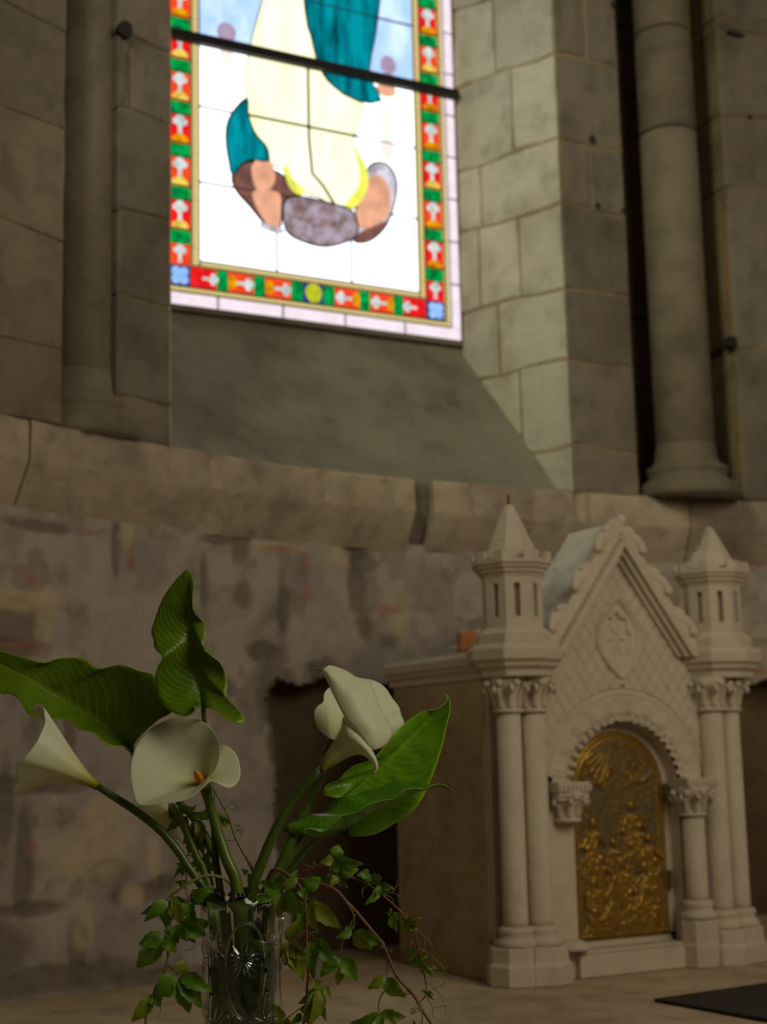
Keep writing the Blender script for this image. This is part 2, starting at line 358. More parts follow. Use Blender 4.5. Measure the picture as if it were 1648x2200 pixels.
for (x, y, a, b) in [(68, 1243, 12, 12), (67, 1211, 5, 8), (46, 1219, 5, 7), (92, 1219, 6, 6), (43, 1243, 4, 5), (60, 1256, 6, 5), (100, 1251, 9, 6), (78, 1246, 7, 9), (72, 1818, 7, 8),
                     (50, 1385, 60, 4), (600, 1180, 40, 5), (655, 1210, 8, 22), (655, 1270, 7, 26), (1025, 1260, 7, 60), (1005, 1270, 6, 60), (1040, 1213, 20, 6), (283, 1195, 5, 24), (200, 1145, 26, 4),
                     (1625, 1220, 40, 8), (830, 1310, 34, 12), (1620, 1655, 40, 5), (1630, 1440, 30, 8)]:
    blend(spot(x, y, a, b, 0, 0.6), RED, 0.7)
# blocks left bare of plaster
BLK = [(865, 955, 1193, 1318), (870, 1045, 1342, 1398), (965, 1045, 1215, 1335), (1612, 1720, 1215, 1380)]
Yg = WY(Xg, Zg)-hgt
inside = nmask(Xg, Zg)
mid_in = inside
keep = ~inside
V = np.stack([Xg, Yg, Zg], -1).reshape(-1, 3)
nz, nx = Xg.shape
idx = np.arange(nz*nx).reshape(nz, nx)
kq = keep[:-1, :-1] & keep[1:, :-1] & keep[:-1, 1:] & keep[1:, 1:]
F = np.stack([idx[:-1, :-1][kq], idx[:-1, 1:][kq], idx[1:, 1:][kq], idx[1:, :-1][kq]], -1).tolist()
# reveal of the recess: drop a wall backwards from every border edge
ring = keep & ~(kq.sum() < 0)
E_ = {}
for f in F:
    for a, b in ((f[0], f[1]), (f[1], f[2]), (f[2], f[3]), (f[3], f[0])):
        if (b, a) in E_: del E_[(b, a)]
        else: E_[(a, b)] = 1
bx0, bx1, bz1 = xs[0]+.01, xs[-1]-.01, zs[-1]-.003
ext = {}; V = V.tolist(); cl = col.reshape(-1, 3).tolist()
for (a, b) in E_:
    pa, pb = V[a], V[b]
    if min(pa[0], pb[0]) < bx0 or max(pa[0], pb[0]) > bx1 or max(pa[2], pb[2]) > bz1 or min(pa[2], pb[2]) < zs[0]+.003: continue
    for q in (a, b):
        if q not in ext:
            prev = q
            lst = [q]
            for k in (0.02, 0.30):
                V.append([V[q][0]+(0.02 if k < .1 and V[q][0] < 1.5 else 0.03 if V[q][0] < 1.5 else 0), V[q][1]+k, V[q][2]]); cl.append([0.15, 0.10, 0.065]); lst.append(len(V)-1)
            ext[q] = lst
    for k in range(2): F.append((ext[b][k], ext[a][k], ext[a][k+1], ext[b][k+1]))
cl = np.array(cl); cl4 = np.concatenate([cl, np.ones((len(cl), 1))], 1)
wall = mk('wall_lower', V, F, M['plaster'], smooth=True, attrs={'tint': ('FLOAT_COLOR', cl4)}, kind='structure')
# back of the recess
nb_x = np.linspace(1.1, 3.0, 60); nb_z = np.linspace(-0.002, 0.7, 24)
V = []; F = []
for j, z in enumerate(nb_z):
    for i, x in enumerate(nb_x):
        V.append((x, float(SY(x))+0.115+0.02*float(fbm(np.array(x*6), np.array(z*6), 4)), z))
for j in range(23):
    for i in range(59): F.append((j*60+i, j*60+i+1, (j+1)*60+i+1, (j+1)*60+i))
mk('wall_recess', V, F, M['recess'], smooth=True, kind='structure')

def surf_patch(fn, u0, u1, z0, z1, nu=2, nz=2, gap=0.002, dep=0.04, rnd=0.003, amp=0.002, seed=0):
    """one dressed stone on the surface fn(u,z,outwards): rounded arrises and an uneven face"""
    us = [u0+gap, u0+gap+rnd] + list(np.linspace(u0, u1, nu+2)[1:-1]) + [u1-gap-rnd, u1-gap]
    zz = [z0+gap, z0+gap+rnd] + list(np.linspace(z0, z1, nz+2)[1:-1]) + [z1-gap-rnd, z1-gap]
    V = []; F = []; a = len(us)
    for j, z in enumerate(zz):
        for i, u in enumerate(us):
            e = (i in (0, a-1)) or (j in (0, len(zz)-1))
            off = -rnd*0.6 if e else amp*(random.random()*2-1)
            jit = rnd*0.35*(random.random()-0.5)
            V.append(fn(u+(jit if e else 0), z+(jit if e else 0)+(0.0045*math.sin(u*17+z*11+1.3)+0.002*math.sin(u*41) if ZT+.02 < z < 3.4 else 0), off))
    b = len(zz)
    for j in range(b-1):
        for i in range(a-1): F.append((j*a+i, j*a+i+1, (j+1)*a+i+1, (j+1)*a+i))
    n = len(V); bd = [i for i in range(a)]+[(j*a+a-1) for j in range(1, b)]+[(b-1)*a+i for i in range(a-2, -1, -1)]+[j*a for j in range(b-2, 0, -1)]
    allc = [(u, z) for z in zz for u in us]
    for q in bd: V.append(fn(allc[q][0], allc[q][1], -dep))
    for k in range(len(bd)):
        l = (k+1) % len(bd); F.append((bd[l], bd[k], n+k, n+l))
    return np.array([tuple(map(float, v)) for v in V]), F
def face_fn(ax, ay, bx, by):
    """flat upright face from (ax,ay) to (bx,by): u in metres along it"""
    L = math.hypot(bx-ax, by-ay); tx, ty = (bx-ax)/L, (by-ay)/L; nx_, ny_ = ty, -tx
    return (lambda u, z, o: (ax+tx*u+nx_*o, ay+ty*u+ny_*o, z)), L
def curve_fn(off=0.0):
    def f(x, z, o):
        s = (float(SY(x+0.01))-float(SY(x-0.01)))/0.02; k = 1/math.hypot(1, s)
        return (x+s*k*(o-off), float(SY(x))-k*(o-off), z)
    return f
def courses(parent, fn, zz, joints, mat, **k):
    for c in range(len(zz)-1):
        js = joints[c] if c < len(joints) else joints[-1]
        for a, b in zip(js[:-1], js[1:]):
            v, f = surf_patch(fn, a, b, zz[c], zz[c+1], **k)
            mk('stone', v, f, mat, parent, smooth=False)
ZTOP = 3.5
def zpix(x, y, Y): return float(onY(x, y, Y)[2])
# ---- string course
st = empty('trim_1', (1.5, 2.9, ZT), kind='structure')
jx = [-1.2, -0.5, 0.1, 0.715, 1.655, 1.70, 2.42, 3.0, 3.7]
prof = [(-0.07, ZT+0.002), (-0.004, ZT), (0.0, ZT-0.006), (0.0, ZM+0.004), (-0.003, ZM-0.004), (-0.040, ZB+0.006), (-0.046, ZB), (-0.10, ZB)]
for k in range(len(jx)-1):
    a, b = jx[k]+0.002, jx[k+1]-0.002; n = max(3, int((b-a)/0.018)); V = []; F = []
    small = (k == 4)
    for i in range(n+1):
        x = a+(b-a)*i/n; fn = curve_fn()
        for j, (o, z) in enumerate(prof):
            w = (fbm(np.array(x*22.+k), np.array(z*22.), 6)-0.5)*0.005 + (float(fbm(np.array(x*70.+k), np.array(z*60.), 8))-0.5)*0.004
            if j in (2, 5): w -= max(0, float(fbm(np.array(x*38.+k), np.array(5.), 7))-0.62)*0.06
            oo = o-(0.022 if small else 0)
            V.append(fn(x, z+(w*0.5 if 0 < j < 7 else 0), oo+float(w)))
    m = len(prof)
    for i in range(n):
        for j in range(m-1): F.append((i*m+j, i*m+j+1, (i+1)*m+j+1, (i+1)*m+j))
    F.append(tuple(range(m-1, -1, -1))); F.append(tuple(n*m+j for j in range(m)))
    o_ = mk('stone', V, F, M['course'] if not small else M['grey'], st, True); e_ = o_.modifiers.new('e', 'EDGE_SPLIT'); e_.split_angle = math.radians(28)
# ledge behind the string course top
V = []; F = []
xx = np.linspace(-1.2, 3.7, 80)
for x in xx: V += [(x, float(SY(x))+0.03, ZT-0.004), (x, float(SY(x))+0.5, ZT-0.004)]
for i in range(79): F.append((2*i, 2*i+2, 2*i+3, 2*i+1))
mk('trim_2', V, F, M['wall'], kind='structure')
# ---- window opening
GY = 3.20; GXC = 1.555; GHW = 0.419; GZ0 = 1.453
JR0 = (1.974, GY+0.0); JR1 = (2.091, 2.902); JL1 = (1.029, 2.767)
# left outer wall, curved
wl = empty('wall_left', (0.2, 2.4, ZT), kind='structure')
XL = 0.782
def bricklike(parent, fn, x0, x1, zz, mat, wmin, wmax, seed, first=None, **k):
    random.seed(seed)
    for c in range(len(zz)-1):
        js = [x1]
        while js[-1]-x0 > wmin*0.7:
            js.append(max(x0, js[-1]-random.uniform(wmin, wmax)))
            if js[-1]-x0 < wmin*0.5: js[-1] = x0
        js = js[::-1]
        if js[0] > x0: js[0] = x0
        for a, b in zip(js[:-1], js[1:]):
            v, f = surf_patch(fn, a, b, zz[c], zz[c+1], nu=3, **k); mk('stone', v, f, mat, parent)
zl = [ZT, zpix(60, 730, 2.62), zpix(90, 492, 2.63), zpix(90, 250, 2.63), zpix(90, 40, 2.64), 2.3, 2.6, 2.9, 3.2, ZTOP]
bricklike(wl, curve_fn(), -1.0, XL, zl, M['wall'], 0.45, 0.7, 3, dep=0.05, rnd=0.003, amp=0.003, gap=0.0015)
V = []; F = []
xx = np.append(np.linspace(-1.0, XL-0.012, 30), XL-0.012)
for x in xx[:-1]: V += [(x, float(SY(x))+0.0032, ZT), (x, float(SY(x))+0.0032, ZTOP)]
for i in range(29): F.append((2*i, 2*i+2, 2*i+3, 2*i+1))
n = len(V); V += [(XL-0.012, float(SY(XL))+0.3, ZT), (XL-0.012, float(SY(XL))+0.3, ZTOP)]; F.append((n-2, n, n+1, n-1))
mk('mortar_bed', V, F, M['mortar'], wl)
# returns of the left wall into the nook (stones)
fn, L = face_fn(XL, float(SY(XL))+0.0, XL+0.0, float(SY(XL))+0.2)
courses(wl, fn, zl, [[0.002, 0.2]], M['wall'], dep=0.012, rnd=0.004)
# left pier
wp = empty('wall_left_pier', (1.0, 2.77, ZT), kind='structure')
PX0 = 0.905; PY0 = float(SY(PX0))+0.015
fn, L = face_fn(PX0, PY0, JL1[0], JL1[1])
zp = [ZT, zpix(310, 858, 2.73), zpix(310, 635, 2.73), zpix(310, 452, 2.73), zpix(310, 240, 2.73), zpix(310, 78, 2.73), 2.22, 2.45, 2.7, 2.95, 3.2, ZTOP]
courses(wp, fn, zp, [[0, L], [0, L], [0, 0.022, L], [0, L], [0, 0.03, L], [0, L]], M['grey'], dep=0.05, rnd=0.004, amp=0.002)
V = [(PX0+.003, PY0+.004, ZT), (JL1[0]-.001, JL1[1]+.004, ZT), (1.143, 3.3, ZT), (PX0+.003, 3.3, ZT)]; V = V+[(a, b, ZTOP) for a, b, c in V]; v, f = V, [(i, (i+1) % 4, (i+1) % 4+4, i+4) for i in range(4)]+[(3, 2, 1, 0), (4, 5, 6, 7)]; mk('mortar_bed', v, f, M['mortar'], wp)
fn, L = face_fn(JL1[0], JL1[1], 1.146, GY)
courses(wp, fn, zp, [[0.0, 0.22, L], [0.0, 0.16, 0.33, L]]*6, M['pale'], dep=0.02, rnd=0.004)
# left nook back
fn, L = face_fn(XL-0.02, 2.875, PX0+0.05, 2.93)
v, f = surf_patch(fn, 0, L, ZT, ZTOP, nu=2, nz=8); mk('wall_left_nook', v, f, M['nook'], kind='structure')
# right jamb, pilaster, nook, outer wall
wr = empty('wall_right_pilaster', (2.15, 2.9, ZT), kind='structure')
zr = [ZT, zpix(1226, 957, 2.9), zpix(1220, 772, 2.9), zpix(1214, 617, 2.9), zpix(1206, 437, 2.9), zpix(1204, 297, 2.9), zpix(1193, 112, 2.9), zpix(1190, -60, 2.9), 2.6, 2.85, 3.1, ZTOP]
fnj, LJ = face_fn(JR0[0], JR0[1], JR1[0], JR1[1])
def uj(px, py): 
    q = onP(px, py, (JR0[0], JR0[1], 0), (-(JR1[1]-JR0[1]), JR1[0]-JR0[0], 0)); return float(math.hypot(q[0]-JR0[0], q[1]-JR0[1]))
JJ = [[0, uj(1120, 1000), LJ], [0, uj(1118, 880), LJ], [0, uj(1072, 740), LJ], [0, uj(1030, 600), uj(1115, 540), LJ], [0, uj(1033, 430), LJ], [0, uj(1100, 260), LJ], [0, uj(1062, 110), LJ], [0, uj(1100, 10), LJ], [0, 0.15, LJ], [0, 0.2, LJ], [0, 0.12, LJ]]
courses(wr, fnj, zr, JJ, M['pale'], dep=0.02, rnd=0.005, amp=0.003, gap=0.003)
PX1 = 2.293; 
fnp, LP = face_fn(JR1[0], JR1[1], PX1, 2.905)
courses(wr, fnp, zr, [[0, LP], [0, LP], [0, LP], [0, LP], [0, 0.095, LP], [0, LP], [0, 0.1, LP], [0, LP]], M['grey'], dep=0.04, rnd=0.004, amp=0.002, gap=0.003)
fn, L = face_fn(PX1, 2.905, PX1+0.005, 3.06)
courses(wr, fn, zr, [[0, L]], M['nook'], dep=0.02, rnd=0.004)
V = [(JR0[0]+.003, JR0[1], ZT), (JR1[0]+.003, JR1[1]+.003, ZT), (PX1-.004, 2.908, ZT), (PX1-.002, 3.06, ZT), (PX1, 3.3, ZT), (JR0[0]+.003, 3.3, ZT)]
V = V+[(a, b, ZTOP) for a, b, c in V]; mk('mortar_bed', V, [(i, (i+1) % 6, (i+1) % 6+6, i+6) for i in range(6)]+[tuple(range(5, -1, -1)), tuple(range(6, 12))], M['mortar'], wr)
XR = 2.582
fn, L = face_fn(PX1-0.02, 3.05, XR+0.02, 3.05)
wn = empty('wall_right_nook', (2.4, 3.05, ZT), kind='structure')
courses(wn, fn, zr, [[0, L]], M['nook'], dep=0.03, rnd=0.004)
wo = empty('wall_right', (2.8, 2.8, ZT), kind='structure')
zo = [ZT, zpix(1630, 745, 2.83), zpix(1630, 405, 2.83), zpix(1620, 252, 2.83), zpix(1620, 75, 2.83), 2.32, 2.6, 2.9, 3.2, ZTOP]
random.seed(12)
for c in range(len(zo)-1):
    js = [XR, XR+random.uniform(0.15, 0.4), XR+0.75, 3.7]
    for a, b in zip(js[:-1], js[1:]):
        v, f = surf_patch(curve_fn(), a, b, zo[c], zo[c+1], nu=3, dep=0.05, rnd=0.005, amp=0.003); mk('stone', v, f, M['grey'], wo)
fn, L = face_fn(XR, 3.06, XR, float(SY(XR))+0.001)
courses(wo, fn, zo, [[0, L]], M['nook'], dep=0.02, rnd=0.004)
V = []; F = []
for x in np.linspace(XR+0.012, 3.7, 20): V += [(x, float(SY(x))+0.0032, ZT), (x, float(SY(x))+0.0032, ZTOP)]
for i in range(19): F.append((2*i, 2*i+2, 2*i+3, 2*i+1))
mk('mortar_bed', V, F, M['mortar'], wo)
# sloping sill
V = []; F = []; NU, NV = 40, 26
yf = 2.90
for j in range(NV+1):
    t_ = j/NV
    for i in range(NU+1):
        s = i/NU
        xa = 1.146*(1-t_)+1.01*t_; xb = 2.0*(1-t_)+2.11*t_; x = xa+(xb-xa)*s
        ye = GY+0.01-t_*(GY+0.01-min(float(SY(x))+0.035, 2.93)); z = GZ0-0.012+(ZT+0.004-GZ0)*t_
        z -= 0.0
        V.append((x, ye, z+0.008*(float(fbm(np.array(x*7), np.array(t_*4), 12))-0.5)+(0.012*max(0, t_-0.93)/0.07*float(fbm(np.array(x*14), np.array(1.), 5)))))
for j in range(NV):
    for i in range(NU): F.append((j*(NU+1)+i, (j+1)*(NU+1)+i, (j+1)*(NU+1)+i+1, j*(NU+1)+i+1))
mk('window_sill_slope', V, F, M['sill'], smooth=True, kind='structure')
# engaged columns
def colonette(cx, cy, r, label, joints):
    t_ = empty('engaged_column', (cx, cy, ZT), label=label, cat='column')
    zz = [ZT+0.135]+joints+[ZTOP]
    for a, b in zip(zz[:-1], zz[1:]):
        v, f = lathe([(r*0.90, a+0.0015), (r, a+0.006), (r*1.004, (a+b)/2), (r, b-0.006), (r*0.90, b-0.0015)], cx, cy, 28)
        mk('drum', v, f, M['column'], t_, smooth=True)
    pr = [(r*1.80, ZT), (r*1.82, ZT+0.010), (r*1.80, ZT+0.022), (r*1.68, ZT+0.036), (r*1.50, ZT+0.042), (r*1.40, ZT+0.047), (r*1.34, ZT+0.056), (r*1.38, ZT+0.062), (r*1.42, ZT+0.070), (r*1.38, ZT+0.079), (r*1.20, ZT+0.084), (r*1.08, ZT+0.100), (r*1.0, ZT+0.138)]
    v, f = lathe(pr, cx, cy, 36); mk('base', v, f, M['column'], t_, smooth=True)
    return t_
colonette(2.438, 2.900, 0.0725, 'stone engaged column right of the window beside the dark nook', [zpix(1400, 262, 2.85), zpix(1410, 50, 2.85), 2.7, 3.1])
colonette(0.857, 2.805, 0.066, 'stone engaged column left of the window half hidden by the wall edge', [2.6, 3.1])
# small holes and dark flakes in the masonry
def chip(px, py, fn_plane, w, h):
    q = onP(px, py, *fn_plane); n = 9
    pts = [(q[0]+w*math.cos(2*math.pi*i/n)*random.uniform(.7, 1.1), q[1]-0.004, q[2]+h*math.sin(2*math.pi*i/n)*random.uniform(.7, 1.1)) for i in range(n)]
    pts += [(a, b+0.02, c) for a, b, c in pts]
    return pts, [tuple(range(n-1, -1, -1)), tuple(range(n, 2*n))]+[(i, (i+1) % n, (i+1) % n+n, i+n) for i in range(n)]
random.seed(3)
pl = ((2.2, 2.904, 0), (0, 1, 0))
for (x, y, w, h) in [(1272, 300, .010, .013), (1283, 442, .008, .008), (1340, 452, .010, .006), (1318, 10, .010, .010)]:
    v, f = chip(x, y, pl, w, h); mk('hole', v, f, M['hole'], wr)
pl = ((2.6, 2.848, 0), (0.12, 1, 0))
for (x, y, w, h) in [(1582, 75, .035, .009), (1610, 251, .010, .007), (1637, 251, .012, .009), (1572, 735, .020, .018)]:
    v, f = chip(x, y, pl, w, h); mk('hole', v, f, M['hole'], wo)
pl = ((0.95, 2.742, 0), (-.35, 1, 0))
for (x, y, w, h) in [(268, 62, .018, .02)]:
    v, f = chip(x, y, pl, w, h); mk('hole', v, f, M['hole'], wp)

# bare blocks low on the wall
def wallfn(u, z, o):
    x = u; s = (float(SY(x+0.01))-float(SY(x-0.01)))/0.02; k = 1/math.hypot(1, s)
    return (x+s*k*o, float(WY(x, z))-k*o, z)
random.seed(21)
for (xa, xb, ya, yb) in BLK:
    xc, yc = (xa+xb)/2, (ya+yb)/2; q = np.array([1.3, 2.8, .5])
    for _ in range(8): q = onY(xc, yc, float(WY(q[0], q[2])))
    A = onY(xa, ya, q[1]); B = onY(xb, yb, q[1])
    v, f = surf_patch(wallfn, A[0], B[0], B[2], A[2], nu=2, nz=2, dep=0.015, rnd=0.004, amp=0.0015)
    v = v+np.array([0, -0.002, 0]); v[:, 0] += 0.006*np.sin(v[:, 2]*40+xa); v[:, 2] += 0.004*np.sin(v[:, 0]*50+ya); mk('stone', v, f, M['bare'], wall)
q = onY(1025, 1372, 2.90); v, f = surf_patch(wallfn, q[0]-0.028, q[0]+0.022, q[2]-0.03, q[2]+0.02, dep=0.03, rnd=0.006, amp=0.003)
mk('brick', v+np.array([0, -0.02, 0]), f, M['brick'], wall, label='orange brick fragment set in the wall')

# ================================================================== WINDOW
wd = empty('window_1', (GXC, GY, GZ0), kind='structure')
def prism(poly, y0, y1):
    n = len(poly); V = [(a, y0, b) for a, b in poly]+[(a, y1, b) for a, b in poly]
    ar = sum(poly[i][0]*poly[(i+1) % n][1]-poly[(i+1) % n][0]*poly[i][1] for i in range(n))
    F = [tuple(range(n)), tuple(range(2*n-1, n-1, -1))]+[(i, i+n, (i+1) % n+n, (i+1) % n) for i in range(n)]
    if ar < 0: F = [tuple(reversed(f)) for f in F]
    return np.array(V), F
def pane(poly, g, layer=0, name='glass_pane'):
    y = GY-0.0035*layer; v, f = prism(poly, y-0.003, y); return mk(name, v, f, G[g], wd)
def rect(x0, x1, z0, z1): return [(x0, z0), (x1, z0), (x1, z1), (x0, z1)]
def oval(cx, cz, rx, rz, n=12): return [(cx+rx*math.cos(2*math.pi*i/n), cz+rz*math.sin(2*math.pi*i/n)) for i in range(n)]
xo = GHW; ZV = 2.62; ZU = 3.3
g1, g2, g3, g4 = 0.031, 0.015, 0.056, 0.020
a1 = xo-g1; a2 = a1-g2; a3 = a2-g3; a4 = a3-g4          # half widths
b1 = GZ0+0.031; b2 = b1+0.014; b3 = b2+0.052; b4 = b3+0.015
LD = 0.0022; leads = []
def lead_line(pts, w=0.0022, y=None, sm_=0):
    y = GY-0.009 if y is None else y
    p = [np.array([a, y, b]) for a, b in pts]
    leads.append(tube(p, w, 6, sm_ or 0, 1.0))
# outer rose margin, ropes
n = 5
for k in range(n):
    x0 = GXC-xo+2*xo*k/n; x1 = GXC-xo+2*xo*(k+1)/n; pane(rect(x0+.001, x1-.001, GZ0, b1-.001), 'rose')
    pane(rect(GXC-a1+2*a1*k/n+.001, GXC-a1+2*a1*(k+1)/n-.001, b1+.001, b2-.001), 'rope')
    pane(rect(GXC-a3+2*a3*k/n+.001, GXC-a3+2*a3*(k+1)/n-.001, b3+.001, b4-.001), 'rope')
    lead_line([(x0, GZ0), (x0, b1)], 0.0018)
for sg in (-1, 1):
    z = b1; 
    while z < ZV:
        zz = min(z+0.115, ZV)
        for (p, q, g) in ((a1, xo, 'rose'), (a2, a1, 'rope'), (a4, a3, 'rope')):
            lo = {'rose': b1}.get(g, b2 if p == a2 else b3)
            zl_, zh_ = max(z, lo), zz
            if zh_-zl_ < 0.01: continue
            xa, xb = sorted((GXC+sg*p, GXC+sg*q)); pane(rect(xa+.0008, xb-.0008, zl_+.001, zh_-.001), g)
        lead_line([(GXC+sg*a1, zz), (GXC+sg*xo, zz)], 0.0016); z = zz
# coloured side borders
def fleur(cx, cz, s, d):        # pale fleur, d = direction it points to
    pts = [(-.28, -1), (.28, -1), (.22, -.2), (.55, .1), (.95, .15), (1.0, .6), (.6, .75), (.45, 1.0), (0, 1.15), (-.45, 1.0), (-.6, .75), (-1.0, .6), (-.95, .15), (-.55, .1), (-.22, -.2)]
    if d == 'u': return [(cx+a*s*0.75, cz+b*s) for a, b in pts]
    k = 1 if d == 'r' else -1
    return [(cx+k*b*s, cz+a*s*0.75) for a, b in pts]
UNIT = 0.1065; 
for sg in (-1, 1):
    xc = GXC+sg*(a2+a3)/2; hw = g3/2-.0012
    z = b3+0.052; first = True; kk = 0
    pane(rect(xc-hw, xc+hw, b3+.001, z-.001), 'redo' if sg < 0 else 'red'); pane(fleur(xc, b3+0.026, 0.021, 'u'), 'silver', 1)
    while z < ZV:
        pane(rect(xc-hw, xc+hw, z+.001, z+0.033), 'green')
        z += 0.034; h = UNIT-0.034
        pane(rect(xc-hw, xc+hw, z+.001, z+h-.001), 'red' if kk % 2 == 0 else 'redo')
        pane([(xc-.021, z+.002), (xc+.021, z+.002), (xc+.019, z+.014), (xc+.008, z+.022), (xc-.008, z+.022), (xc-.019, z+.014)], 'gold' if (kk % 3 < 2) ^ (sg > 0) else 'amber', 1)
        pane(fleur(xc, z+0.044, 0.024, 'u'), 'silver', 1)
        lead_line([(xc-hw, z), (xc+hw, z)], .0016); z += h; lead_line([(xc-hw, z), (xc+hw, z)], .0016); kk += 1
    # corner flower
    pane(rect(xc-hw, xc+hw, b2+.001, b3-.001), 'navy')
    zc = (b2+b3)/2
    pane(oval(xc, zc, .009, .009, 10), 'blue', 2)
    for k in range(4):
        a = math.pi/4+k*math.pi/2; pane(oval(xc+.0135*math.cos(a), zc+.0135*math.sin(a), .0115, .0115, 10), 'blue', 1)
zc = (b2+b3)/2; hh = (b3-b2)/2-.001; hw_ = a3-0.0008; 
for sg in (-1, 1):
    # from the middle outwards: medallion | green | fleur red amber | green | fleur red amber | green | fleur red | corner
    x = 0.029
    for (w, kind) in ((.030, 'g'), (.068, 'r'), (.030, 'g'), (.066, 'r'), (.029, 'g')):
        xa, xb = sorted((GXC+sg*(x+.0008), GXC+sg*(x+w-.0008)))
        pane(rect(xa, xb, zc-hh, zc+hh), 'green' if kind == 'g' else 'redo')
        if kind == 'r':
            pane(fleur(GXC+sg*(x+.024), zc, .021, 'l' if sg > 0 else 'r'), 'silver', 1)
            pane(oval(GXC+sg*(x+w-.010), zc, .010, .018, 10), 'amber', 1)
        x += w
    xa, xb = sorted((GXC+sg*(x+.0008), GXC+sg*hw_)); pane(rect(xa, xb, zc-hh, zc+hh), 'red')
    pane(fleur(GXC+sg*(x+.018), zc, .019, 'l' if sg > 0 else 'r'), 'silver', 1)
pane(rect(GXC-.028, GXC+.028, zc-hh, zc+hh), 'navy'); pane(oval(GXC, zc+.003, .022, .022, 14), 'lime', 1); pane(oval(GXC, zc-.014, .016, .010, 10), 'lime', 2)
# centre light
IX = a4; IZ0 = b4
def W2(px, py): q = onY(px, py, GY); return (float(q[0]), float(q[2]))
xL, xR = GXC-IX, GXC+IX; ZBAR = W2(675, 148)[1]; zA = W2(660, 275)[1]; zB = W2(650, 430)[1]; x1_ = W2(593, 540)[0]; x2_ = W2(753, 560)[0]; zC = W2(845, 50)[1]
for (xa, xb, za, zb, g) in [(xL, x1_, IZ0, zB, 'white'), (x1_, x2_, IZ0, zB, 'white'), (x2_, xR, IZ0, zB, 'white'), (xL, GXC, zB, zA, 'white'), (GXC, xR, zB, zA, 'white'),
                            (xL, GXC, zA, ZBAR, 'white'), (GXC, xR, zA, ZBAR, 'white'), (xL, GXC, ZBAR, zC, 'sky'), (GXC, xR, ZBAR, zC, 'sky'), (xL, GXC, zC, ZV, 'sky'), (GXC, xR, zC, ZV, 'sky')]:
    pane(rect(xa+.0012, xb-.0012, za+.0012, zb-.0012), g)
for p in ([(xL, zB), (xR, zB)], [(xL, zA), (xR, zA)], [(x1_, IZ0), (x1_, zB)], [(x2_, IZ0), (x2_, zB)]): lead_line(p, .0026, GY-.005)
lead_line([(GXC, zC), (xR, zC)], .0024)
def clip(poly, ax, c, keep_hi):
    out = []; n = len(poly)
    for i in range(n):
        a, b = poly[i], poly[(i+1) % n]; ia = (a[ax] >= c) == keep_hi; ib = (b[ax] >= c) == keep_hi
        if ia: out.append(a)
        if ia != ib:
            t_ = (c-a[ax])/(b[ax]-a[ax]); out.append((a[0]+(b[0]-a[0])*t_, a[1]+(b[1]-a[1])*t_))
    return out
def fig(pts, g, layer=1, lead=True, w=.0028):
    p = [W2(*q) for q in pts]
    p = [tuple(q) for q in crom(p, len(p)*3, True)]
    pane(p, g, layer)
    if lead: lead_line(p+[p[0]], w, GY-.0045-.0035*layer+.002)
robe = [W2(*q) for q in [(600, -235), (640, -235), (640, -100), (655, 40), (665, 80), (680, 140), (700, 175), (735, 205), (778, 225), (768, 270), (757, 300), (765, 330), (783, 370), (781, 410), (765, 440), (742, 450), (715, 445), (680, 425), (640, 415), (618, 400), (606, 365), (580, 355), (572, 330), (545, 290), (530, 250), (525, 150), (540, 80), (560, 10)]]
xm = W2(660, 250)[0]
for lo, zc0, zc1 in ((0, -9, zA), (1, zA, ZBAR), (2, ZBAR, 9)):
    q = clip(clip(robe, 1, zc0, True), 1, zc1, False)
    for hi in (False, True):
        r = clip(q, 0, xm, hi) if lo < 2 else (q if hi else None)
        if r: pane(r, 'cream', 1)
lead_line(robe+[robe[0]], .0018, GY-.0065)
lead_line([(xm, ZBAR), (xm, W2(665, 300)[1]), W2(668, 375), W2(690, 400), W2(715, 440)], .0034, GY-.0085)
lead_line([(W2(530, 262)[0], zA), (W2(766, 300)[0], zA)], .0034, GY-.0085)
fig([(640, -232), (790, -232), (818, -100), (805, 60), (792, 130), (789, 180), (815, 203), (812, 222), (775, 222), (735, 205), (700, 175), (680, 140), (665, 80), (652, 20)], 'teal', 2)
fig([(527, 215), (500, 240), (485, 270), (483, 310), (490, 355), (497, 378), (520, 352), (545, 346), (572, 348), (570, 320), (545, 290), (530, 250)], 'teal', 2)
fig([(497, 378), (520, 352), (545, 350), (560, 360), (600, 375), (640, 415), (640, 440), (605, 440), (600, 490), (572, 487), (535, 445), (505, 410)], 'brown', 1)
fig([(540, 355), (560, 347), (580, 352), (588, 385), (575, 412), (552, 412), (540, 385)], 'flesh', 2, False)
fig([(540, 415), (575, 412), (598, 420), (600, 450), (596, 492), (575, 488), (553, 455)], 'flesh', 2, False)
fig([(785, 372), (800, 352), (830, 355), (850, 390), (845, 440), (825, 490), (790, 520), (757, 520), (762, 495), (763, 450)], 'mist', 1)
fig([(785, 395), (800, 378), (820, 385), (835, 420), (828, 468), (795, 492), (768, 490), (762, 455)], 'flesh', 2, False)
fig([(605, 442), (625, 425), (660, 428), (700, 438), (752, 455), (765, 490), (755, 515), (700, 532), (650, 522), (612, 498)], 'cloud', 2)
fig([(557, 480), (600, 492), (610, 500), (595, 505), (560, 492)], 'mist', 2, False); fig([(765, 505), (790, 492), (828, 478), (815, 500), (790, 521), (757, 522)], 'brown', 2, False)
fig([(606, 365), (612, 358), (622, 385), (650, 415), (640, 422), (618, 405)], 'yellow', 3, False); fig([(758, 318), (768, 335), (785, 375), (782, 415), (760, 447), (742, 450), (740, 440), (765, 405), (768, 370)], 'yellow', 3, False)
